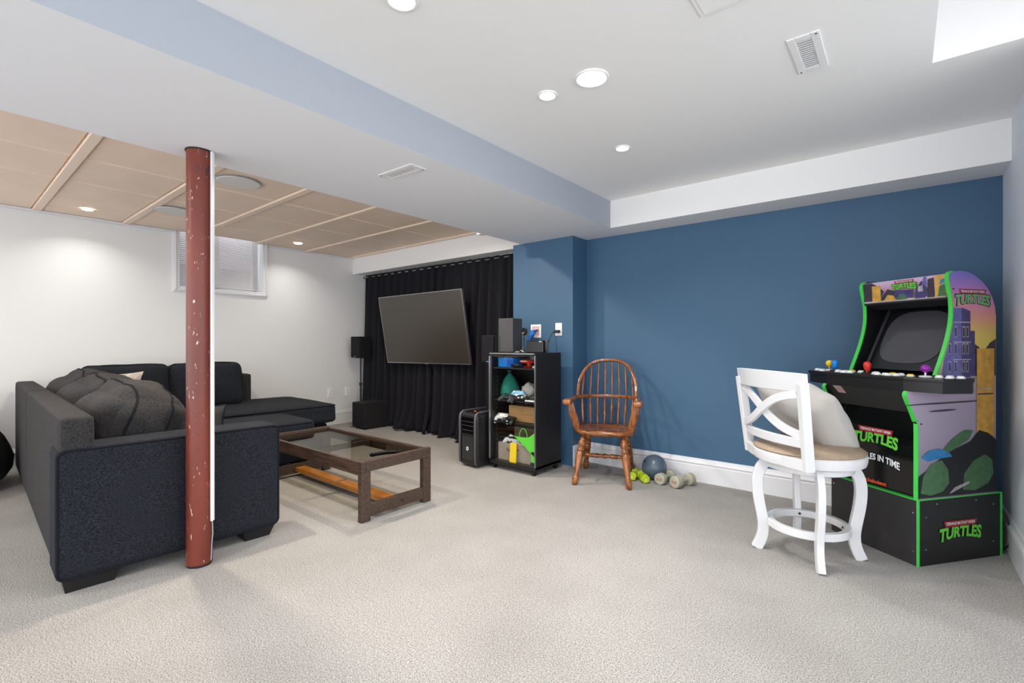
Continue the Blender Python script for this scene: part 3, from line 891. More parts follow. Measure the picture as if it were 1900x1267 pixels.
B((-.01, -.002, -Ht / 2 - .006), (.03, .01, -Ht / 2 + .002)).build('sensor_bar', 'silver', tv)
B((-.25, .03, -.2), (.25, .05, .2)).build('mount_plate', 'darksteel', tv, bevel=.003)
B((-.04, .05, -.03), (.04, .42, .03)).build('mount_arm', 'darksteel', tv, bevel=.003)

# ------------------------------------------------------------------ loudspeakers and subwoofer
def stand_speaker(loc, rz, label, spk_h=.28, spk_w=.155):
    t = thing('speaker_stand', 'black pole stand under the ' + label, 'speaker stand', (loc[0], loc[1], 0), rz, 'black speaker stands')
    MB().lathe([(0, .10), (.6, .10), (1, .09)], (0, 0, 0), (0, 0, .02), 28).build('base', 'blackmatte', t, smooth='auto')
    MB().cyl((0, 0, .02), (0, 0, .55), .013, 12).build('pole', 'darksteel', t, smooth='auto')
    MB().cyl((0, 0, .55), (0, 0, loc[2] - .008), .010, 12).build('upper_pole', 'darksteel', t, smooth='auto')
    MB().cyl((0, 0, .53), (0, 0, .565), .02, 12).build('collar', 'blackmatte', t)
    B((-.055, -.055, loc[2] - .008), (.055, .055, loc[2])).build('top_plate', 'darksteel', t, bevel=.002)
    s_ = thing('loudspeaker', label, 'speaker', loc, rz, 'black bookshelf speakers')
    B((-spk_w / 2, -.09, 0), (spk_w / 2, .10, spk_h)).build('cabinet', 'blackmatte', s_, bevel=.004)
    B((-spk_w / 2 + .004, -.105, .004), (spk_w / 2 - .004, -.088, spk_h - .004)).build('grille', 'curtain', s_, bevel=.005)
    B((-.013, -.1065, .012), (.018, -.1045, .018)).build('badge', 'silver', s_)
stand_speaker((-5.62, 3.66, .90), math.radians(12), 'black bookshelf speaker on a pole left of the television')
stand_speaker((-3.165, 3.57, .90), math.radians(8), 'black bookshelf speaker behind the tall game console', .27, .15)
sw = thing('subwoofer', 'black cube subwoofer on the carpet before the curtain', 'subwoofer', (-5.36, 3.63, 0), math.radians(-2))
B((-.135, -.17, .018), (.135, .2, .335)).build('cabinet', 'blackmatte', sw, bevel=.004)
B((-.13, -.18, .023), (.13, -.169, .33)).build('grille', 'curtain', sw, bevel=.004)
for x in (-.1, .1):
    for y in (-.13, .16):
        MB().lathe([(0, .016), (1, .02)], (x, y, 0), (x, y, .018), 10).build('foot', 'black', sw)
MB().tube([(-.14, -.14, .012), (-.18, -.17, .004), (-.22, -.16, .004)], .004, 6).build('cable', 'black', sw)

# ------------------------------------------------------------------ wall plates
def outlet(loc, rz, label, group, plug=False):
    t = thing('wall_outlet', label, 'outlet', loc, rz, group)   # local -Y faces the room
    B((-.036, -.007, -.058), (.036, 0, .058)).build('plate', 'white_plastic', t, bevel=.003)
    B((-.018, -.010, -.036), (.018, -.006, .036)).build('receptacle', 'white_plastic', t, bevel=.001)
    for z in (.017, -.017):
        for x in (-.006, .006):
            B((x - .001, -.0105, z - .004), (x + .001, -.0095, z + .004)).build('slot', 'black', t)
        MB().cyl((0, -.0105, z - .009), (0, -.0095, z - .009), .0022, 8).build('slot', 'black', t)
    return t
outlet((XL, 3.395, .43), math.radians(90), 'white outlet on the grey wall nearer the chaise end', 'white wall outlets')
o2 = outlet((XL, 3.655, .43), math.radians(90), 'white outlet on the grey wall nearer the subwoofer', 'white wall outlets')
o3 = outlet((-2.415, 3.62, 1.22), 0, 'white outlet on the blue pillar with a black plug', 'white wall outlets')
pg = thing('power_adapter', 'black plug and cord hanging from the pillar outlet', 'plug', (-2.415, 3.61, 1.20))
B((-.03, -.03, -.014), (.022, 0, .014)).build('plug_body', 'black', pg, bevel=.004)
MB().tube([(-.03, -.015, 0), (-.055, -.03, -.02), (-.065, -.06, -.09), (-.062, -.12, -.17), (-.06, -.16, -.178), (-.08, -.17, -.181)], .004, 8).build('cord', 'black', pg, smooth=True)
cp = thing('cable_plate', 'white recessed cable plate on the blue pillar with blue cables', 'wall plate', (-2.672, 3.62, 1.208))
mb = MB()
for lo, hi in (((-.06, -.062), (.06, -.042)), ((-.06, .042), (.06, .062)), ((-.06, -.042), (-.042, .042)), ((.042, -.042), (.06, .042))):
    mb.box((lo[0], -.006, lo[1]), (hi[0], 0, hi[1]))
mb.build('plate', 'white_plastic', cp, bevel=.002)
B((-.042, -.0015, -.042), (.042, -.0005, .042)).build('recess', 'pink_label', cp)
for k, (x, m_) in enumerate(((-.02, 'cblue'), (0, 'cblue'), (.014, 'cblue2'), (.026, 'black'))):
    MB().tube([(x, -.004, .01), (x - .005, -.03, .0), (x - .02, -.045, -.03), (x - .035, -.05, -.075), (x - .04, -.055, -.12), (x - .02, -.07, -.178)], .0055, 8).build('cable', m_, cp, smooth=True)
B((-.03, -.05, -.035), (.008, -.03, .008)).build('connector', 'cblue', cp, bevel=.003)
gh = thing('cable_grommet', 'round black cable hole in the blue pillar', 'cable hole', (-2.812, 3.62, 1.208))
MB().tube([(.03 * math.cos(2 * PI * k / 20), -.004, .03 * math.sin(2 * PI * k / 20)) for k in range(20)], .006, 8, True).build('ring', 'black', gh, smooth=True)
MB().cyl((0, -.003, 0), (0, -.0005, 0), .028, 20).build('hole', 'grout', gh)
for k in range(2):
    MB().tube([(.005 * k, -.003, -.012), (-.012, -.02, -.02 - .01 * k), (-.02 + .012 * k, -.03, -.09), (-.01 + .01 * k, -.035, -.15), (.01 + .02 * k, -.06, -.19)], .0035, 6).build('cable', 'white_plastic' if k == 0 else 'plank', gh, smooth=True)

# ------------------------------------------------------------------ media cabinet with glass door
cb = thing('media_cabinet', 'black media cabinet on casters with a glass door', 'cabinet', (-2.57, 3.32, 0))
CW, CD0, CD1, CZ0, CZ1 = .25, -.19, .19, .055, 1.012
B((-CW, CD0 + .012, CZ0), (-CW + .018, CD1, CZ1 - .018)).build('side_panel', 'blackwood', cb, bevel=.001)
B((CW - .018, CD0 + .012, CZ0), (CW, CD1, CZ1 - .018)).build('side_panel', 'blackwood', cb, bevel=.001)
B((-CW, CD0, CZ1 - .018), (CW, CD1, CZ1)).build('top_panel', 'blackwood', cb, bevel=.001)
B((-CW, CD0, CZ0 - .012), (CW, CD1, CZ0 + .02)).build('bottom_panel', 'blackwood', cb, bevel=.001)
B((-CW + .018, CD1 - .008, CZ0 + .02), (CW - .018, CD1, CZ1 - .018)).build('back_panel', 'blackwood', cb)
SHELF = [.885, .605, .415, .275]
for z in SHELF:
    B((-CW + .018, CD0 + (.03 if z > .3 else .10), z - .014), (CW - .018, CD1 - .008, z)).build('shelf', 'blackwood', cb, bevel=.001)
for k in range(20):
    MB().cyl((-CW + .018, -.11, .16 + k * .04), (-CW + .0195, -.11, .16 + k * .04), .0035, 8).build('peg_hole', 'silver', cb)
dr = B((-CW + .002, CD0 - .002, CZ0 + .024), (CW - .004, CD0 + .003, CZ1 - .022)).build('door', 'clear', cb)
B((CW - .006, CD0 - .003, CZ0 + .02), (CW - .001, CD0 + .01, CZ1 - .02)).build('edge_strip', 'silver', dr)
B((-CW + .002, CD0 - .012, CZ0 + .03), (-CW + .012, CD0 - .001, CZ1 - .03)).build('door_pull', 'silver', dr)
B((-CW, CD0 - .004, CZ1 - .010), (CW - .012, CD0, CZ1 - .003)).build('edge_strip', 'silver', cb)
for z in (CZ0 + .03, CZ1 - .055):
    B((CW - .045, CD0 - .006, z), (CW - .008, CD0 + .006, z + .03)).build('hinge', 'darksteel', dr, bevel=.002)
for x in (-.215, .215):
    for y in (-.16, .155):
        w_ = MB().cyl((x - .013, y, .021), (x + .013, y, .021), .021, 16).build('caster', 'black', cb, smooth='auto')
        MB().cyl((x, y, .03), (x, y, CZ0 - .012), .009, 10).build('caster_stem', 'darksteel', w_)
cx, cy = -2.57, 3.32
def at(x, y, z):    # cabinet coordinates to the room
    return (cx + x, cy + y, z)

def box_thing(name, label, cat, lo, hi, m, loc, rz=0, bevel=.003, lid=None, group=None):
    t = thing(name, label, cat, loc, rz, group)
    B(lo, hi).build('body', m, t, bevel=bevel)
    return t
G = 'things kept in the media cabinet'
t = box_thing('storage_box', 'bright blue storage box on the top cabinet shelf', 'box', (-.085, -.07, 0), (.085, .07, .078), 'cblue', at(-.125, -.05, .885), 0, .004, group=G)
B((-.088, -.073, .068), (.088, .073, .082)).build('lid', 'cblue', t, bevel=.003)
B((.02, -.0715, .01), (.082, -.0695, .066)).build('side_label', 'cblue2', t)
t = thing('toy_steering_wheel', 'red and black round game accessory beside the blue box', 'game accessory', at(.09, -.06, .885), 0, G)
MB().lathe([(0, .04), (.15, .055), (.2, .02), (.45, .02), (.5, .072), (.65, .08), (.8, .07), (.85, .05), (1, .045)], (0, 0, 0), (0, 0, .082), 24).build('disc', 'cred', t, smooth='auto')
MB().lathe([(0, .07), (.5, .074), (1, .06)], (0, 0, .068), (0, 0, .09), 24).build('hood', 'blackmatte', t, smooth='auto')
B((-.04, -.078, .055), (.03, -.062, .060)).build('stripe', 'white_plastic', t)
t = thing('cable_adapter', 'small white adapter at the right of the top shelf', 'adapter', at(.195, -.08, .885), 0, G)
B((-.035, -.03, 0), (.03, .03, .018)).build('body', 'white_plastic', t, bevel=.003)
t = thing('cable_bundle', 'small dark coiled cable in front of the blue box', 'cable', at(.0, -.135, .885), 0, G)
MB().tube([(.045 * math.cos(a * .5), .016 * math.sin(a * .5), .006 + .0009 * a) for a in range(26)], .006, 6).build('coil', 'black', t, smooth=True)
# second shelf
t = thing('drawstring_bag', 'teal drawstring bag slumped on the second cabinet shelf', 'bag', at(-.165, .0, .605), 0, G)
prof = [(0, .02), (.02, .088), (.2, .096), (.45, .082), (.7, .055), (.85, .022), (.92, .014), (1, .026)]
mb = MB(); mb.lathe(prof, (0, 0, 0), (-.015, 0, .245), 20)
mb.v = [(x * (1 + .06 * math.sin(5 * math.atan2(y, x) + z * 20)), y * (1 + .05 * math.cos(4 * math.atan2(y, x))), z) for x, y, z in mb.v]
mb.build('sack', 'teal', t, smooth=True)
MB().tube([(-.012 + .017 * math.cos(2 * PI * k / 12), .017 * math.sin(2 * PI * k / 12), .222) for k in range(12)], .004, 6, True).build('drawstring', 'blackmatte', t)
def gamepad(label, m, loc, rot, group, btn='graphite', sc=1.0):
    t = thing('game_controller', label, 'game controller', loc, 0, group); t.rotation_euler = rot
    mb = MB()
    mb.soft((-.055 * sc, -.026 * sc, -.014 * sc), (.055 * sc, .030 * sc, .014 * sc), .012, (0, 0, .004), 6)
    mb.build('body', m, t, smooth=True)
    for s_ in (-1, 1):
        MB().tube([(s_ * .042 * sc, .005 * sc, 0), (s_ * .062 * sc, -.02 * sc, -.002), (s_ * .068 * sc, -.05 * sc, -.004), (s_ * .062 * sc, -.066 * sc, -.005)], [.019 * sc, .019 * sc, .016 * sc, .009 * sc], 10).build('grip', m, t, smooth=True)
    for x, y in ((-.036, .008), (.018, -.014)):
        MB().lathe([(0, .007), (.6, .006), (.7, .009), (1, .009)], (x * sc, y * sc, .012 * sc), (x * sc, y * sc, .024 * sc), 12).build('thumbstick', btn, t)
    for x, y in ((.036, .018), (.036, -.002), (.026, .008), (.046, .008)):
        MB().cyl((x * sc, y * sc, .012 * sc), (x * sc, y * sc, .018 * sc), .0042 * sc, 8).build('button', btn, t)
    B((-.022 * sc, -.020 * sc, .013 * sc), (-.008 * sc, -.008 * sc, .017 * sc)).build('direction_pad', btn, t)
    return t
GC = 'game controllers in the media cabinet'
gamepad('pale blue patterned game controller on the second cabinet shelf', 'skyblue', at(-.005, -.09, .655), (math.radians(62), 0, .15), GC, 'white_plastic')
gamepad('dark game controller with tan grips on the second shelf', 'graphite', at(-.085, -.13, .628), (math.radians(25), 0, -.2), GC, 'black')
gamepad('black and white game controller beside the white remote', 'blackmatte', at(.055, -.13, .628), (math.radians(35), 0, .3), GC, 'white_plastic')
t = thing('cloth_bundle', 'crumpled pale grey cloth behind the blue controller', 'cloth', at(.03, .02, .605), .3, G)
MB().soft((-.06, -.05, 0), (.06, .05, .12), .045, (.01, .01, .02), 8, wr=.012, seed=4).build('cloth', 'pillow_grey', t, smooth=True)
t = thing('game_case', 'tall narrow tan case standing on the second shelf', 'case', at(.105, .11, .605), .1, G)
B((-.028, -.06, 0), (.028, .06, .215)).build('body', 'felt', t, bevel=.003)
t = thing('remote_wand', 'white flat remote at the front of the second shelf', 'remote', at(.175, -.135, .605), .08, G)
B((-.06, -.02, 0), (.05, .02, .012)).build('body', 'white_plastic', t, bevel=.004)
t = thing('cable_bundle', 'dark tangle of cables heaped on the second shelf', 'cable', at(.165, .0, .605), 0, G)
rr = random.Random(3)
MB().tube([(.045 * math.cos(a * .62) * rr.uniform(.6, 1.1), .05 * math.sin(a * .62) * rr.uniform(.6, 1.1), .008 + .0018 * a) for a in range(44)], .006, 6).build('coil', 'blackmatte', t, smooth=True)
# third shelf
t = thing('cardboard_box', 'flat cardboard box filling the third cabinet shelf', 'box', at(.05, .02, .415), 0, G)
B((-.17, -.10, 0), (.175, .14, .135)).build('carton', 'card', t, bevel=.002)
B((-.17, -.1015, .064), (.175, -.1, .0655)).build('flap_seam', 'dimcard', t)
gamepad('white game controller standing on the third cabinet shelf', 'white_plastic', at(-.165, -.11, .448), (math.radians(58), 0, .1), GC, 'pillow_grey')
gamepad('black game controller beside the white one on the third shelf', 'black', at(-.06, -.125, .437), (math.radians(20), 0, -.3), GC, 'graphite')
# fourth shelf and bottom
t = thing('cardboard_box', 'dim brown box on the lowest cabinet shelf', 'box', at(.04, .06, .275), 0, G)
B((-.13, -.10, 0), (.16, .10, .085)).build('carton', 'dimcard', t, bevel=.002)
bk = thing('fabric_bin', 'grey beige fabric bin at the bottom of the cabinet', 'storage bin', at(.0, .0, CZ0 + .02), 0, G)
mb = MB(); zb = .15
for lo, hi in (((-.20, -.13, 0), (.20, .15, .006)), ((-.20, -.13, .006), (.20, -.124, zb)), ((-.20, .144, .006), (.20, .15, zb)), ((-.20, -.124, .006), (-.194, .144, zb)), ((.194, -.124, .006), (.20, .144, zb))):
    mb.box(lo, hi)
mb.build('bin_body', 'felt', bk, bevel=.002)
MB().tube([(-.10, -.131, .11), (-.09, -.137, .095), (-.03, -.139, .09), (.02, -.137, .095), (.03, -.131, .11)], .006, 6).build('handle', 'dimcard', bk)
gamepad('white and grey game controller poking out of the fabric bin', 'white_plastic', at(-.07, -.06, .235), (math.radians(80), math.radians(25), .2), GC, 'graphite', 1.2)
gamepad('small white game controller with coloured buttons in the fabric bin', 'white_plastic', at(.03, -.05, .215), (math.radians(75), 0, -.1), GC, 'orange', .9)
t = thing('yellow_case', 'bright yellow slim case leaning against the fabric bin', 'case', at(-.005, -.165, CZ0 + .021), 0, G)
B((-.034, -.008, 0), (.034, .008, .165), ).build('body', 'cyellow', t, bevel=.003, rot=(math.radians(-4), 0, math.radians(0)))
t = thing('mesh_bag', 'bright green mesh bag with loop handles above the fabric bin', 'bag', at(.12, -.15, CZ0 + .021), 0, G)
tri = [(-.125, .235), (.095, .26), (.105, .085)]
tri3 = [(-.125, .225), (-.04, .222), (.03, .228), (.095, .275), (.105, .07), (.06, .095), (.0, .145)]
MB().prism(tri3, lambda x, z: (x, -.006 , z), lambda x, z: (x, .016, z)).build('bag_body', 'cgreen', t, bevel=.004)
B((.06, -.006, 0), (.105, .012, .12)).build('bag_tail', 'cgreen', t, bevel=.004)
for k, x0 in enumerate((-.07, -.045)):
    MB().tube([(x0 - .03 * k + .085 * (1 - math.cos(a)) / 2 + .0, .004 + .006 * k, .222 + .075 * math.sin(a)) for a in [PI * q / 14 for q in range(15)]], .003, 6).build('handle', 'cgreen', t, smooth=True)

# on top of the cabinet
gc = thing('game_console', 'tall dark grey tower game console on the cabinet', 'game console', at(-.185, .02, CZ1), math.radians(6))
B((-.078, -.078, .004), (.078, .078, .305)).build('case', 'graphite', gc, bevel=.003)
MB().cyl((0, 0, 0), (0, 0, .005), .07, 24).build('foot', 'black', gc)
B((-.066, -.0795, .012), (-.060, -.0775, .15)).build('disc_slot', 'black', gc)
B((.060, -.0795, .018), (.066, -.0775, .030)).build('port', 'black', gc)
MB().cyl((0, 0, .303), (0, 0, .3055), .068, 30).build('vent_ring', 'black', gc)
dk = thing('console_dock', 'black handheld console dock on the right of the cabinet', 'dock', at(.085, .05, CZ1), math.radians(3))
B((-.088, -.026, 0), (.088, -.010, .105)).build('front_shell', 'blackgloss', dk, bevel=.006)
B((-.088, .012, 0), (.088, .028, .105)).build('rear_shell', 'black', dk, bevel=.006)
B((-.088, -.01, 0), (.088, .012, .012)).build('cradle', 'black', dk)
B((-.085, -.005, .012), (.085, .008, .108)).build('tablet', 'blackgloss', dk, bevel=.004)
B((.045, -.0268, .094), (.070, -.0262, .100)).build('mark', 'logo_white', dk)
jc = MB().soft((.088, -.007, .02), (.122, .011, .118), .010, (0, 0, 0), 6).build('side_controller', 'graphite', dk, smooth=True)
MB().cyl((.105, -.008, .05), (.105, -.013, .05), .008, 12).build('thumbstick', 'black', jc)
for z in (.075, .09):
    MB().cyl((.105, -.007, z), (.105, -.010, z), .004, 8).build('button', 'black', jc)
t = thing('cable_bundle', 'white and black cables on the cabinet top between console and dock', 'cable', at(-.06, .06, CZ1), 0)
MB().tube([(-.06, -.03, .005), (-.02, -.035, .006), (.02, -.02, .02), (.05, .0, .012), (.07, -.02, .006)], .004, 6).build('cable', 'black', t, smooth=True)
MB().tube([(-.07, .0, .005), (-.03, -.02, .006), (-.01, -.035, .02), (.03, -.045, .006)], .004, 6).build('cable', 'white_plastic', t, smooth=True)
B((-.06, -.07, 0), (-.015, -.045, .010)).build('connector', 'white_plastic', t, bevel=.002)

# ------------------------------------------------------------------ computer tower
pc = thing('computer_tower', 'black computer tower on the carpet beside the cabinet', 'computer', (-2.972, 3.013, 0), math.radians(-4))
MB().soft((-.115, 0, .012), (.115, .42, .485), .03, seg=10).build('case', 'pc', pc, smooth=True)
B((-.078, -.004, .05), (.078, .006, .445)).build('front_panel', 'blackgloss', pc, bevel=.004)
for s_ in (-1, 1):
    pts = [(s_ * .098, .02, .03), (s_ * .1, -.004, .045), (s_ * .1, -.007, .10), (s_ * .1, -.007, .42), (s_ * .1, .0, .462), (s_ * .098, .03, .484), (s_ * .096, .30, .488)]
    MB().tube(pts, .011, 10).build('edge_rail', 'pcgrey', pc, smooth=True)
for z in (.40, .365, .325, .285):
    B((-.076, -.006, z), (.076, -.003, z + .004)).build('drive_bay_line', 'pcgrey', pc)
for k in range(16):
    x = -.07 + k * .0093
    B((x, -.0055, .065), (x + .0035, -.0035, .275)).build('grille_slat', 'graphite', pc)
hx = [(.016 * math.cos(PI / 6 + k * PI / 3), .018 * math.sin(PI / 6 + k * PI / 3)) for k in range(6)]
MB().prism(hx, lambda x, z: (x + .0, -.004, z + .165), lambda x, z: (x + .0, -.0085, z + .165)).build('emblem', 'white_plastic', pc)
hx2 = [(x * .62, z * .62) for x, z in hx]
MB().prism(hx2, lambda x, z: (x, -.0075, z + .165), lambda x, z: (x, -.009, z + .165)).build('emblem', 'black', pc)
B((-.008, -.0095, .158), (.012, -.0085, .163)).build('emblem', 'white_plastic', pc)
B((-.06, .03, .482), (.06, .10, .490)).build('top_panel', 'blackgloss', pc, bevel=.002)
MB().cyl((.03, .06, .490), (.03, .06, .494), .012, 14).build('power_button', 'orange', pc)

# ------------------------------------------------------------------ bow back armchair
wc = thing('windsor_armchair', 'honey oak bow back armchair with spindles by the blue wall', 'chair', (-1.862, 3.462, 0), math.radians(21.5))
SZ = .405
mb = MB(); n = 48; top = []; mid = []; bot = []
def seat_r(a):
    c, s_ = math.cos(a), math.sin(a)
    ex = 2.6
    r = (abs(c / .245) ** ex + abs(s_ / .225) ** ex) ** (-1 / ex)
    return r
rings = [(1.0, 0), (.985, .012)]
vs = []; fs = []
prof = [(.0, -.028), (.7, -.030), (.95, -.026), (1.0, -.012), (.995, .0), (.96, .010), (.8, .004), (.55, -.006), (.25, -.008), (.0, -.006)]
for f_, dz in prof:
    for k in range(n):
        a = 2 * PI * k / n; r = seat_r(a) * max(f_, .004)
        x, y = r * math.cos(a), r * math.sin(a)
        z = SZ + dz
        if dz > -.02 and f_ < .97: z += .008 * math.exp(-(x / .05) ** 2) * max(0, -y) * 4 * (f_ > .2)
        vs.append((x, y, z))
m_ = len(prof)
for i in range(m_ - 1):
    for k in range(n):
        fs.append((i * n + k, i * n + (k + 1) % n, (i + 1) * n + (k + 1) % n, (i + 1) * n + k))
mb.add(vs, fs).build('seat', 'seatwood', wc, smooth=True)
LEG = [(0, .012), (.06, .014), (.10, .017), (.115, .021), (.13, .016), (.145, .020), (.20, .024), (.25, .021), (.265, .015), (.28, .020), (.295, .015), (.31, .022), (.35, .021), (.355, .015), (.37, .021), (.45, .023), (.6, .020), (.75, .015), (.795, .013), (.81, .019), (.825, .014), (.84, .020), (.88, .021), (.94, .017), (1, .013)]
legs = {}
for sx in (-1, 1):
    for sy, yt, yb, xb in ((-1, -.125, -.245, .208), (1, .13, .265, .2)):
        p0, p1 = (sx * .15, yt, SZ - .024), (sx * xb, yb, 0)
        legs[(sx, sy)] = (Vector(p0), Vector(p1))
        MB().lathe([(a_, r_ * 1.3) for a_, r_ in LEG], p0, p1, 16).build('leg', 'chairwood', wc, smooth=True)
STR = [(0, .009), (.15, .013), (.36, .016), (.38, .010), (.40, .016), (.42, .010), (.46, .015), (.5, .017), (.54, .015), (.58, .010), (.60, .016), (.62, .010), (.64, .016), (.85, .013), (1, .009)]
def on(l, t_): return l[0].lerp(l[1], t_)
sm = []
for sx in (-1, 1):
    a, b = on(legs[(sx, -1)], .50), on(legs[(sx, 1)], .52)
    MB().lathe([(0, .009), (.3, .014), (.5, .018), (.7, .014), (1, .009)], a, b, 12).build('stretcher', 'chairwood', wc, smooth=True)
    sm.append(a.lerp(b, .42))
MB().lathe([(a_, r_ * 1.2) for a_, r_ in STR], sm[0], sm[1], 12).build('stretcher', 'chairwood', wc, smooth=True)
# arm rail: a bent U
AZ = .645
pts = []
for k in range(9):
    t_ = k / 8; pts.append((-.262 + .012 * math.sin(t_ * PI), -.20 + .22 * t_, AZ))
for k in range(1, 24):
    a = PI - PI * k / 24; pts.append((.256 * math.cos(a), .02 + .225 * math.sin(a), AZ))
for k in range(9):
    t_ = 1 - k / 8; pts.append((.262 - .012 * math.sin(t_ * PI), -.20 + .22 * t_, AZ))
MB().tube(pts, 1.0, flat=(.036, .024)).build('arm_rail', 'chairwood', wc, bevel=.006, seg=2)
for sx in (-1, 1):
    MB().soft((sx * .268 - .034, -.255, AZ - .030), (sx * .268 + .034, -.13, AZ + .014), .016, seg=8).build('hand_rest', 'chairwood', wc, smooth=True)
    MB().tube([(sx * .205, -.10, SZ - .01), (sx * .222, -.115, SZ + .07), (sx * .246, -.13, SZ + .15), (sx * .258, -.135, AZ - .01)], [.7, 1.05, 1.0, .75], flat=(.056, .030), up=(0, 1, 0)).build('arm_post', 'chairwood', wc, bevel=.006)
# bow
bow = []
for k in range(33):
    a = PI - PI * k / 32
    z = AZ + .01 + .295 * math.sin(a) ** .80
    bow.append((.238 * math.copysign(abs(math.cos(a)) ** .72, math.cos(a)), .085 + .19 * math.sin(a) ** .9 * (.55 + .45 * math.sin(a)), z))
MB().tube(bow, 1.0, flat=(.024, .030), up=(0, -1, .3)).build('bow', 'chairwood', wc, bevel=.006, seg=2)
def bow_at(x):
    best = min(bow, key=lambda p: abs(p[0] - x) + (0 if p[2] > AZ + .05 else 1))
    i = bow.index(best); return Vector(best)
for k in range(8):
    u = -1 + 2 * k / 7
    rail = Vector((u * .212, .02 + .225 * math.sqrt(1 - (u * .212 / .256) ** 2), AZ))
    foot_ = Vector((u * .195, .18 - .07 * u * u, SZ))
    xt = u * .198
    t1 = None
    best = None
    for p, q in zip(bow[:-1], bow[1:]):
        if (p[0] - xt) * (q[0] - xt) <= 0 and max(p[2], q[2]) > AZ + .06:
            f_ = 0 if abs(q[0] - p[0]) < 1e-6 else (xt - p[0]) / (q[0] - p[0])
            best = Vector(p).lerp(Vector(q), f_); break
    if best is None: best = bow_at(xt)
    path = [foot_.lerp(rail, s_ / 6) for s_ in range(7)] + [rail.lerp(best, s_ / 6) for s_ in range(1, 7)]
    rad = [.0065, .0085, .0105, .011, .0105, .0085, .0072, .0072, .008, .0082, .008, .007, .006]
    MB().tube(path, rad, 8).build('spindle', 'chairwood', wc, smooth=True)

# ------------------------------------------------------------------ exercise ball and dumbbells
bl_ = thing('exercise_ball', 'small slate grey exercise ball among the dumbbells', 'ball', (-1.548, 3.70, 0))
MB().sphere((0, 0, .098), .098, n=36, m=24).build('shell', 'ball', bl_, smooth=True)
MB().cyl((-.05, -.065, .15), (-.053, -.069, .153), .006, 10).build('valve', 'black', bl_)
def dumbbell(label, m, p0, p1, r, group, hexed, txt=None):
    p0, p1 = Vector(p0), Vector(p1)
    d = p1 - p0; L = d.length; rz = math.atan2(d.y, d.x)
    t = thing('dumbbell', label, 'dumbbell', (p0.x, p0.y, 0), rz, group)
    hw_ = .055 if not hexed else .05
    n = 6 if hexed else 28
    for a, b in ((0, hw_), (L - hw_, L)):
        h = MB().lathe([(0, r * .86), (.12, r), (.88, r), (1, r * .86)], (a, 0, r), (b, 0, r), n)
        if hexed:
            R_ = Matrix.Translation((0, 0, r)) @ Matrix.Rotation(0 if False else math.radians(0), 4, 'X') @ Matrix.Translation((0, 0, -r))
            zm = min(v[2] for v in h.v); h.v = [(v[0], v[1], v[2] - zm) for v in h.v]
        ho = h.build('head', m, t, smooth=not hexed and 'auto', bevel=.004 if hexed else 0)
    zc = r * (.866 if hexed else 1)
    MB().cyl((hw_ - .005, 0, zc), (L - hw_ + .005, 0, zc), .016 if not hexed else .013, 14).build('handle', m, t, smooth='auto')
    if txt:
        vs, fs = lettering(txt[0], lambda u, v: (-.0006, -u, zc + v), txt[1], txt[2], bold=.01)
        MB().add(vs, fs).build('weight_mark', txt[3], t)
G = 'dumbbells on the carpet by the blue wall'
dumbbell('lime green dumbbell nearest the chair leg', 'lime', (-1.665, 3.535, 0), (-1.70, 3.69, 0), .037, G, True, ('2', .014, .02, 'logo_white'))
dumbbell('lime green dumbbell in front of the grey ball', 'lime', (-1.545, 3.53, 0), (-1.655, 3.65, 0), .037, G, True, ('2', .014, .02, 'logo_white'))
dumbbell('putty grey dumbbell touching the grey ball', 'putty', (-1.455, 3.565, 0), (-1.43, 3.765, 0), .044, G, False, ('5LB', .045, .018, 'red_print'))
dumbbell('putty grey dumbbell farthest from the chair', 'putty', (-1.335, 3.555, 0), (-1.265, 3.745, 0), .046, G, False, ('5LB', .045, .018, 'red_print'))

# ------------------------------------------------------------------ bar stool
st = thing('bar_stool', 'white swivel bar stool with crossed back and tan seat', 'stool', (-.385, 2.905, 0), math.radians(44.5))
A0 = math.radians(21 - 44.5)
prof = [(.175, .475), (.205, .455), (.228, .41), (.236, .35), (.230, .27), (.214, .18), (.207, .12), (.215, .06), (.240, 0)]
# smooth the leg line
def smooth_line(p, n=24):
    out = []
    for i in range(n + 1):
        s_ = i / n * (len(p) - 1); q = min(int(s_), len(p) - 2); f = s_ - q
        a = p[max(q - 1, 0)]; b = p[q]; c = p[q + 1]; d = p[min(q + 2, len(p) - 1)]
        out.append(tuple(.5 * ((2 * b[k]) + (-a[k] + c[k]) * f + (2 * a[k] - 5 * b[k] + 4 * c[k] - d[k]) * f * f + (-a[k] + 3 * b[k] - 3 * c[k] + d[k]) * f ** 3) for k in range(len(b))))
    return out
for k in range(4):
    a = A0 + k * PI / 2
    line = [(r * math.cos(a), r * math.sin(a), z) for r, z in smooth_line(prof)]
    MB().tube(line, 1.0, flat=(.032, .052), up=(math.cos(a), math.sin(a), 0)).build('leg', 'stoolwhite', st, bevel=.004)
ring = MB(); n = 48
def band(mb, r0, r1, z0, z1, n=48):
    vs = []; fs = []
    for k in range(n):
        a = 2 * PI * k / n; c, s_ = math.cos(a), math.sin(a)
        vs += [(r0 * c, r0 * s_, z0), (r1 * c, r1 * s_, z0), (r1 * c, r1 * s_, z1), (r0 * c, r0 * s_, z1)]
    for k in range(n):
        j = (k + 1) % n
        for q in range(4):
            fs.append((k * 4 + q, j * 4 + q, j * 4 + (q + 1) % 4, k * 4 + (q + 1) % 4))
    return mb.add(vs, [f[::-1] for f in fs])
band(MB(), .160, .190, .135, .172).build('foot_ring', 'stoolwhite', st, smooth='auto', bevel=.003)
for k in range(4):
    a = A0 + k * PI / 2
    MB().cyl((.155 * math.cos(a), .155 * math.sin(a), .154), (.161 * math.cos(a), .161 * math.sin(a), .154), .006, 10).build('bolt', 'black', st)
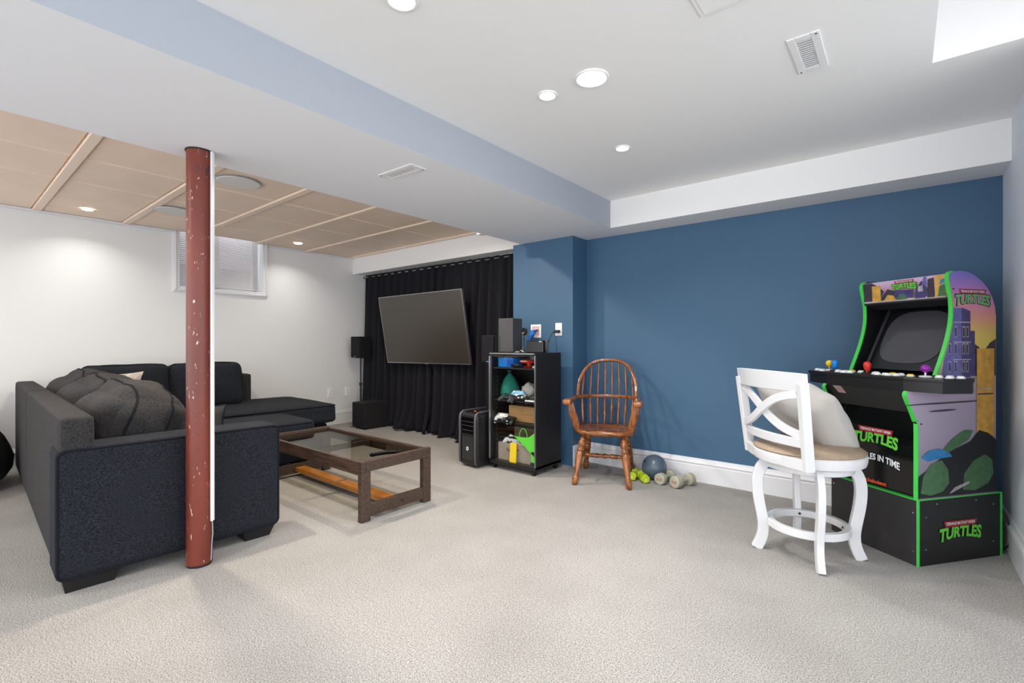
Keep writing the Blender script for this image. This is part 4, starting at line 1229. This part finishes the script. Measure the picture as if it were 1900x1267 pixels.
band(MB(), .13, .205, .452, .480).build('apron', 'stoolwhite', st, smooth='auto', bevel=.003)
MB().cyl((0, 0, .478), (0, 0, .49), .11, 24).build('swivel_plate', 'darksteel', st)
MB().lathe([(0, .235), (.1, .25), (.5, .256), (.9, .256), (1, .25)], (0, 0, .488), (0, 0, .545), 56).build('seat_ring', 'stoolwhite', st, smooth='auto')
MB().lathe([(0, .247), (.25, .250), (.5, .238), (.75, .20), (.92, .12), (1, .01)], (0, 0, .545), (0, 0, .588), 56).build('seat_pad', 'tan', st, smooth='auto')
MB().tube([(.2505 * math.cos(2 * PI * k / 48), .2505 * math.sin(2 * PI * k / 48), .553) for k in range(48)], .004, 6, True).build('pad_piping', 'tan', st, smooth=True)
# back: two posts, curved rails, crossed slats
def bx(y, z):        # x of the bowed back surface
    lean = -.165 - .05 * (z - .5) / .45
    return lean - .055 * (1 - (y / .255) ** 2)
def hy(z): return .235 + .02 * (z - .5) / .45
for s_ in (-1, 1):
    line = [(bx(s_ * .255, z) - .005, s_ * hy(z), z) for z in [.49 + .42 * q / 10 for q in range(11)]]
    MB().tube(line, 1.0, flat=(.034, .045), up=(1, 0, 0)).build('back_post', 'stoolwhite', st, bevel=.004)
def rail(name, z0, z1, th=.022, n=20, ext=0.0):
    vs = []; fs = []
    for i in range(n + 1):
        y = -1 + 2 * i / n
        for z, dx in ((z0, th / 2), (z1, th / 2), (z1, -th / 2), (z0, -th / 2)):
            Y = y * (hy(z) + ext)
            vs.append((bx(min(.255, max(-.255, Y)), z) + dx, Y, z + (.006 * (1 - y * y) if z == z1 and ext else 0)))
    for i in range(n):
        for q in range(4):
            fs.append((i * 4 + q, i * 4 + (q + 1) % 4, (i + 1) * 4 + (q + 1) % 4, (i + 1) * 4 + q))
    fs.append((0, 3, 2, 1)); fs.append(tuple(n * 4 + q for q in range(4)))
    return MB().add(vs, fs).build(name, 'stoolwhite', st, smooth='auto', bevel=.003)
rail('top_rail', .868, .955, .026, ext=.016)
rail('lower_rail', .600, .645)
rail('seat_rail', .490, .545, .03)
for s_ in (-1, 1):
    line = []
    for q in range(21):
        u = -1 + 2 * q / 20
        y = u * .228
        z = .757 + s_ * (.100 * u + .018 * math.sin(PI * u))
        if s_ > 0: z += .0
        line.append((bx(y, z) + .006 * s_, y, z))
    MB().tube(line, 1.0, flat=(.018, .040), up=(0, 0, 1)).build('cross_slat', 'stoolwhite', st, bevel=.003)
# pillow leaning on the stool back
pw = Matrix.Rotation(math.radians(44.5), 4, 'Z')
pc_ = Vector((-.385, 2.905, 0)) + pw @ Vector((.035, .065, .715))
tp = throw_pillow('throw_pillow', 'plain grey throw pillow slumped on the bar stool', 'pillow_grey', .52, .47, .22, tuple(pc_), (0, 0, 0))
tp.rotation_mode = 'QUATERNION'
tp.rotation_quaternion = (pw @ Matrix.Rotation(math.radians(50), 4, 'Y') @ Matrix.Rotation(math.radians(108), 4, 'Z')).to_quaternion()

# ------------------------------------------------------------------ arcade machine
ar = thing('arcade_machine', 'four player arcade machine with green edges by the right wall', 'arcade machine', (.057, 3.068, 0), math.radians(-37.1))
AW = .468                       # width between the outer faces
def P(f, s, z): return (-f, s, z)
SIDE = [(.0, .328), (.0, .69), (-.010, .715), (-.037, .772), (-.072, .840), (-.062, .862), (-.03, .90), (.105, .905), (.121, .936),
        (.165, 1.03), (.199, 1.115), (.220, 1.19), (.227, 1.25), (.224, 1.31), (.213, 1.358), (.201, 1.41), (.199, 1.432), (.207, 1.449), (.225, 1.457),
        (.289, 1.462), (.34, 1.455), (.38, 1.440), (.425, 1.413), (.465, 1.378), (.495, 1.335), (.515, 1.285), (.522, 1.235), (.522, .328)]
sky = ramp_mat('side_art_sky', [(0, (120, 112, 128)), (.30, (160, 150, 170)), (.52, (172, 158, 180)), (.62, (222, 206, 104)), (.73, (226, 200, 100)), (.80, (226, 160, 130)), (.88, (214, 132, 176)), (1, (124, 114, 200))], 'Z', .33, 1.46, .35, .03)
for i, (f0, f1) in enumerate(((.0, .016), (AW - .016, AW))):
    mb = MB(); mb.prism(SIDE, lambda s, z: P(f0, s, z), lambda s, z: P(f1, s, z))
    pn = mb.build('side_panel', ['arc_black', sky] if i == 0 else 'arc_black', ar)
    if i == 0:
        for p in pn.data.polygons:
            c = p.center
            if p.normal.x > .9: p.material_index = 1
    for seg in (SIDE[0:6], SIDE[8:19]):
        MB().tube([P((f0 + f1) / 2, s - .001, z) for s, z in smooth_line([(a, b) for a, b in seg], 40)], 1.0, flat=(.019, .006), up=(0, -1, 0.02)).build('edge_trim', 'green_trim', ar, smooth='auto')
# art on the right side: generic town street, in flat printed layers
art_m = ['art_violet', 'art_deep', 'art_dark', 'art_ochre', 'art_green', 'art_black', 'art_blue', 'art_pale']
for nm, c in zip(art_m, ((104, 104, 168), (66, 62, 112), (58, 50, 66), (206, 158, 66), (70, 110, 74), (24, 24, 28), (40, 120, 176), (176, 168, 176))):
    M[nm] = mat(nm, c, .35, noise=26, var=.22)
art = MB()
lay = [0]
def patch(mi, poly):
    lay[0] += 1
    d = .0004 + .00006 * lay[0]
    art.cur = mi
    art.add([P(-d, s, z) for s, z in poly], [tuple(range(len(poly)))])
def quad(mi, s0, s1, z0, z1): patch(mi, [(s0, z0), (s1, z0), (s1, z1), (s0, z1)])
def ell(mi, s, z, a, b, rot=0, n=28, lo=0, hi=2 * PI):
    pts = []
    for k in range(n):
        t_ = lo + (hi - lo) * k / (n - 1 if hi - lo < 6.2 else n)
        x, y = a * math.cos(t_), b * math.sin(t_)
        pts.append((s + x * math.cos(rot) - y * math.sin(rot), z + x * math.sin(rot) + y * math.cos(rot)))
    patch(mi, pts)
patch(2, [(.33, .93), (.52, .93), (.52, 1.12), (.48, 1.10), (.43, 1.05), (.40, 1.08), (.36, 1.10), (.33, 1.12)])      # dim houses behind
patch(0, [(.150, .925), (.345, .925), (.345, 1.26), (.30, 1.275), (.228, 1.275), (.226, 1.19), (.205, 1.11), (.165, 1.01)])  # tall violet block
patch(1, [(.285, .925), (.345, .925), (.345, 1.26), (.285, 1.275)])
quad(1, .345, .375, .93, 1.16)
for zz in (.955, 1.045, 1.13):
    for ss in (.205, .245, .298, .322):
        if ss > .13 + (zz - .90) * .5:
            quad(7, ss - .009, ss + .009, zz - .003, zz + .052); quad(1 if ss < .28 else 2, ss - .0065, ss + .0065, zz, zz + .046)
for zz in (1.012, 1.10, 1.20):
    quad(7, .228, .345, zz, zz + .005)
for k in range(4):
    quad(5, .40 + k * .03, .415 + k * .03, .97, 1.03)
quad(7, .30, .38, .90, .925)
for k in range(5):
    quad(2, .305 + k * .016, .309 + k * .016, .90, .925)
ell(2, .20, .80, .30, .004, .02)                                                     # kerb line on the street
ell(2, .16, .762, .09, .005, .03)
quad(3, .385, .505, .62, 1.07); quad(2, .392, .498, .835, .842); quad(7, .392, .498, .862, .868)      # plain ochre hoarding
patch(5, [(.0, .335), (.52, .335), (.52, .60), (.46, .64), (.40, .655), (.34, .60), (.26, .575), (.18, .55), (.09, .49), (.0, .44)])          # dark mound in front
patch(4, [(.15, .56), (.22, .62), (.30, .66), (.36, .655), (.33, .61), (.25, .575), (.18, .545)])
patch(4, [(.015, .36), (.03, .44), (.08, .50), (.15, .515), (.19, .47), (.20, .40), (.16, .36), (.08, .345)])
patch(4, [(.29, .36), (.30, .44), (.36, .50), (.44, .53), (.49, .50), (.50, .43), (.46, .38), (.37, .35)])
patch(6, [(.02, .535), (.06, .565), (.13, .575), (.20, .55), (.22, .53), (.14, .525), (.06, .515)])
patch(7, [(.20, .345), (.235, .375), (.33, .40), (.335, .39), (.25, .36)])
art.build('side_art', art_m, ar)
# lettering
def logo(name, fn, w, h, outline=True, green='logo_green', slope=0.0, banner='logo_red', flip=1):
    """two-line emblem: small white words on a red band over big arched green letters"""
    r = []
    bh = h * .30
    def up(d): return lambda u, v: fn(u, v, d)
    band_ = [(-w * .40, h * .5), (w * .40, h * .5), (w * .36, h * .5 - bh), (-w * .36, h * .5 - bh)]
    mb = MB(); mb.add([fn(u, v, .0006) for u, v in band_], [(0, 1, 2, 3)]); r.append(mb.build(name, banner, ar))
    vs, fs = lettering('TEENAGE MUTANT NINJA', lambda u, v: fn(u, v + h * .5 - bh * .52, .0011), w * .69, bh * .62, .15, .012); MB().add(vs, fs).build(name, 'logo_white', ar)
    if outline:
        vs, fs = lettering('TURTLES', lambda u, v: fn(u, v - h * .20, .0013), w * 1.05, h * .62, .1, .085, h * .14, 0, .35); MB().add(vs, fs).build(name, 'logo_dark', ar)
    vs, fs = lettering('TURTLES', lambda u, v: fn(u, v - h * .20, .0019), w, h * .54, .1, .045, h * .14, 0, .35); MB().add(vs, fs).build(name, green, ar)
# u runs to the viewer's right: towards -f on the front, towards +s on the right side
logo('title_lettering', lambda u, v, d: P(-d, .36 + u, 1.328 + v), .235, .085, True, 'logo_green2')
logo('title_lettering', lambda u, v, d: P(-d - .002, .275 + u, .158 + v), .28, .10, False)
KP = .028
logo('title_lettering', lambda u, v, d: P(.236 - u, KP - .002 - d, .592 + v), .245, .098, False)
vs, fs = lettering('TURTLES IN TIME', lambda u, v: P(.236 - u, KP - .0035, .462 + v), .262, .034, 0, .03, .022, 0, .15)
MB().add(vs, fs).build('subtitle_lettering', 'logo_white', ar)
vs, fs = lettering('nickelodeon', lambda u, v: P(.238 - u, KP - .0035, .352 + v), .128, .022, 0, .04)
MB().add(vs, fs).build('maker_lettering', 'orange', ar)
# body panels
IN0, IN1 = .016, AW - .016
B(P(IN1, KP, .328), P(IN0, KP + .012, .76)).build('kick_panel', 'blackgloss', ar)
MB().prism([(-.062, .862), (.018, .750), (.030, .750), (-.046, .862)], lambda s, z: P(IN0, s, z), lambda s, z: P(IN1, s, z)).build('slanted_panel', 'arc_grey', ar)
def sl(s_): return lambda u, v: None
MB().add([P(f, -.062 + .08 * q - .0012, .862 - .112 * q) for f, q in ((.415, .05), (.365, .05), (.355, .40), (.402, .40))], [(0, 1, 2, 3)]).build('pink_label', 'pink_label', ar)
for k in range(4):
    q = .12 + k * .065
    MB().add([P(f, -.062 + .08 * q_ - .0020, .862 - .112 * q_) for f, q_ in ((.406 - k * .002, q), (.368 - k * .002, q), (.368 - k * .002, q + .018), (.406 - k * .002, q + .018))], [(0, 1, 2, 3)]).build('label_line', 'red_print', ar)
B(P(IN1, .50, .328), P(IN0, .512, 1.2)).build('back_panel', 'arc_black', ar)
MB().prism([(.225, 1.446), (.289, 1.450), (.34, 1.443), (.38, 1.428), (.425, 1.401), (.465, 1.366), (.495, 1.323), (.512, 1.2), (.500, 1.2), (.45, 1.35), (.36, 1.42), (.225, 1.434)], lambda s, z: P(IN0, s, z), lambda s, z: P(IN1, s, z)).build('top_panel', 'arc_black', ar)
# marquee
mq = ramp_mat('marquee_art', [(0, (120, 100, 96)), (.35, (96, 78, 84)), (.6, (170, 128, 150)), (1, (206, 176, 206))], 'Z', 1.33, 1.446, .3, .02)
MB().prism([(.211, 1.328), (.203, 1.446), (.212, 1.446), (.220, 1.328)], lambda s, z: P(IN0, s, z), lambda s, z: P(IN1, s, z)).build('marquee', mq, ar)
def mqp(f, z, d=.0008): return P(f, .211 - (z - 1.328) / .118 * .008 - d, z)
mqa = MB(); ml = [0]
def mpatch(mi, poly):
    ml[0] += 1; mqa.cur = mi
    mqa.add([mqp(f, z, .0006 + .00008 * ml[0]) for f, z in poly], [tuple(range(len(poly)))])
mpatch(2, [(.452, 1.330), (.37, 1.330), (.33, 1.39), (.37, 1.425), (.40, 1.444), (.452, 1.444)])
mpatch(2, [(.37, 1.330), (.28, 1.330), (.27, 1.385), (.31, 1.40)]); mpatch(1, [(.28, 1.345), (.18, 1.345), (.17, 1.385), (.27, 1.39)])
mpatch(7, [(.45, 1.330), (.02, 1.330), (.02, 1.342), (.45, 1.338)])
mpatch(3, [(.40, 1.336), (.35, 1.336), (.35, 1.425), (.40, 1.425)])     # plain ochre door
for f_, w_, c_ in ((.30, .035, 3), (.235, .03, 4)):
    mpatch(c_, [(f_ + w_, 1.336), (f_ - w_, 1.336), (f_ - w_ * .6, 1.362), (f_ + w_ * .3, 1.368)])
mpatch(1, [(.165, 1.335), (.115, 1.335), (.10, 1.38), (.13, 1.425), (.16, 1.39)]); mpatch(7, [(.15, 1.37), (.125, 1.37), (.125, 1.40), (.15, 1.40)])
mpatch(2, [(.105, 1.335), (.07, 1.335), (.07, 1.435), (.10, 1.43)]); mpatch(0, [(.13, 1.40), (.105, 1.40), (.105, 1.444), (.12, 1.444)])
mpatch(3, [(.068, 1.335), (.017, 1.335), (.017, 1.444), (.068, 1.444)])
for k in range(5):
    mpatch(7, [(.068, 1.352 + k * .019), (.017, 1.352 + k * .019), (.017, 1.354 + k * .019), (.068, 1.354 + k * .019)])
mpatch(4, [(.055, 1.337), (.018, 1.337), (.018, 1.40), (.045, 1.39)])
mpatch(6, [(.045, 1.395), (.018, 1.405), (.018, 1.425), (.04, 1.42)])
mqa.build('marquee_art', art_m, ar)
logo('title_lettering', lambda u, v, d: mqp(.218 - u, 1.413 + v, .0030 + d), .128, .052, True)
MB().prism([(.211, 1.328), (.30, 1.30), (.30, 1.292), (.211, 1.320)], lambda s, z: P(IN0, s, z), lambda s, z: P(IN1, s, z)).build('speaker_board', 'blackmatte', ar)
# monitor: bezel with a rounded screen
def mon(f, q, d=0.0):    # q 0..1 up the tilted monitor plane
    return P(f, .20 + .19 * q - d * .91, .95 + .36 * q + d * .40)
mb = MB(); mb.add([mon(IN0, 0), mon(IN1, 0), mon(IN1, 1), mon(IN0, 1), mon(IN0, 0, -.012), mon(IN1, 0, -.012), mon(IN1, 1, -.012), mon(IN0, 1, -.012)], [(0, 1, 2, 3), (7, 6, 5, 4), (1, 0, 4, 5), (2, 1, 5, 6), (3, 2, 6, 7), (0, 3, 7, 4)])
mb.build('monitor_bezel', 'arc_bezel', ar)
scr = []
for k in range(40):
    a = 2 * PI * k / 40; c, s_ = math.cos(a), math.sin(a)
    r = (abs(c) ** 3.2 + abs(s_) ** 3.2) ** (-1 / 3.2)
    scr.append(mon(.234 + .165 * r * c, .50 + .40 * r * s_, .003))
scr2 = [mon(.234 + (p[0] + .234) * -1 * 1.0, 0) for p in scr]
n = len(scr)
cen = mon(.234, .5, .010)
MB().add(scr + [cen], [(k, (k + 1) % n, n) for k in range(n)]).build('screen', 'arc_screen', ar, smooth=True)
for f_ in (IN1 - .03, IN0 + .03):
    MB().tube([mon(f_, .0, .012), mon(f_, 1.0, .012)], 1.0, flat=(.012, .010)).build('screen_strut', 'arc_grey', ar)
# control deck
DK = [(-.155, .115), (-.13, -.03), (.02, -.066), (.448, -.066), (.598, -.03), (.623, .115), (.59, .175), (-.122, .175)]
MB().prism(DK, lambda f, s: P(f, s, .862), lambda f, s: P(f, s, .914)).build('control_deck', 'arc_black', ar)
DK2 = [(f + (.006 if f > .23 else -.006), s - (.006 if s < 0 else -.0)) for f, s in DK]
MB().prism(DK2, lambda f, s: P(f, s, .914), lambda f, s: P(f, s, .931)).build('deck_top', 'arc_black', ar, bevel=.003)
DZ = .931
def joy(f, s, m, shape):
    b = MB().lathe([(0, .026), (.6, .026), (1, .016)], P(f, s, DZ), P(f, s, DZ + .008), 18).build('joystick', 'white_plastic' if m in ('cyellow', 'purple') else 'blackmatte', ar, smooth='auto')
    MB().cyl(P(f, s, DZ + .006), P(f, s, DZ + .03), .005, 8).build('shaft', 'silver', b)
    if shape == 'ball':
        MB().sphere(P(f, s, DZ + .042), .0205, n=20, m=12).build('knob', m, b, smooth=True)
    else:
        MB().lathe([(0, .010), (.2, .014), (.6, .0185), (.8, .018), (.93, .012), (1, .002)], P(f, s, DZ + .012), P(f, s, DZ + .066), 18).build('knob', m, b, smooth=True)
joy(.560, .075, 'cyellow', 'ball'); joy(.505, .055, 'cblue', 'bat'); joy(.275, .02, 'cred', 'bat'); joy(-.010, .035, 'purple', 'ball')
def btn(f, s, m='white_plastic', r=.0135):
    b = MB().lathe([(0, r + .004), (.5, r + .004), (1, r + .001)], P(f, s, DZ), P(f, s, DZ + .006), 16).build('button', 'white_plastic', ar, smooth='auto')
    MB().lathe([(0, r), (.7, r), (1, r * .8)], P(f, s, DZ + .005), P(f, s, DZ + .012), 16).build('cap', m, b, smooth='auto')
for f_, s_, m_ in ((.60, .03, 'white_plastic'), (.535, -.005, 'white_plastic'), (.45, .02, 'white_plastic'), (.425, -.01, 'white_plastic'), (.39, .005, 'white_plastic'), (.375, -.03, 'white_plastic'), (.35, -.01, 'white_plastic'), (.405, .07, 'cyellow'), (.345, .06, 'white_plastic'),
                 (.245, .045, 'white_plastic'), (.215, .0, 'white_plastic'), (.185, -.02, 'white_plastic'), (.16, .05, 'cyellow'), (.155, -.005, 'white_plastic'), (.13, -.025, 'white_plastic'), (.11, .04, 'white_plastic'), (.10, -.005, 'white_plastic'),
                 (.045, .015, 'cyellow'), (-.06, .05, 'white_plastic'), (-.085, .085, 'white_plastic'), (-.105, .05, 'white_plastic'), (-.125, .09, 'white_plastic')):
    btn(f_, s_, m_)
MB().prism([(.178, 0), (.184, 0), (.184, .05), (.178, .042)], lambda s, z: P(-.11, s - .055, DZ + z), lambda s, z: P(.0, s - .055, DZ + z)).build('deck_guard', 'clear', ar)
# riser
RW = .477
B(P(RW, 0, 0), P(0, .014, .322)).build('riser_front', 'arc_grey', ar)
B(P(.014, .014, 0), P(0, .560, .322)).build('riser_side', 'arc_black', ar)
B(P(RW, .014, 0), P(RW - .014, .560, .322)).build('riser_side', 'arc_black', ar)
B(P(RW, 0, .322), P(0, .56, .3275)).build('riser_top', 'green_trim', ar)
for lo, hi in (((.004, -.003, 0), (-.003, .008, .328)), ((.004, .552, 0), (-.003, .563, .328))):
    B(P(lo[0], lo[1], lo[2]), P(hi[0], hi[1], hi[2])).build('riser_trim', 'green_trim', ar)
for s_, z in ((.05, .08), (.05, .24), (.5, .08), (.5, .27), (.12, .30), (.38, .30)):
    MB().cyl(P(-.0, s_, z), P(-.003, s_, z), .004, 8).build('screw', 'chrome', ar)
for f_, z in ((.02, .07), (.02, .26), (.46, .07), (.46, .28)):
    MB().cyl(P(f_, 0, z), P(f_, -.003, z), .004, 8).build('screw', 'chrome', ar)
for s_, z in ((.03, .40), (.23, 1.37), (.02, .70), (.49, .62)):
    MB().cyl(P(0, s_, z), P(-.003, s_, z), .004, 8).build('screw', 'black', ar)
MB().tube([P(.03, .575, .28), P(.0, .59, .20), P(-.02, .60, .12), P(-.01, .60, .05), P(.02, .585, .01)], .005, 8).build('power_cord', 'black', ar, smooth=True)
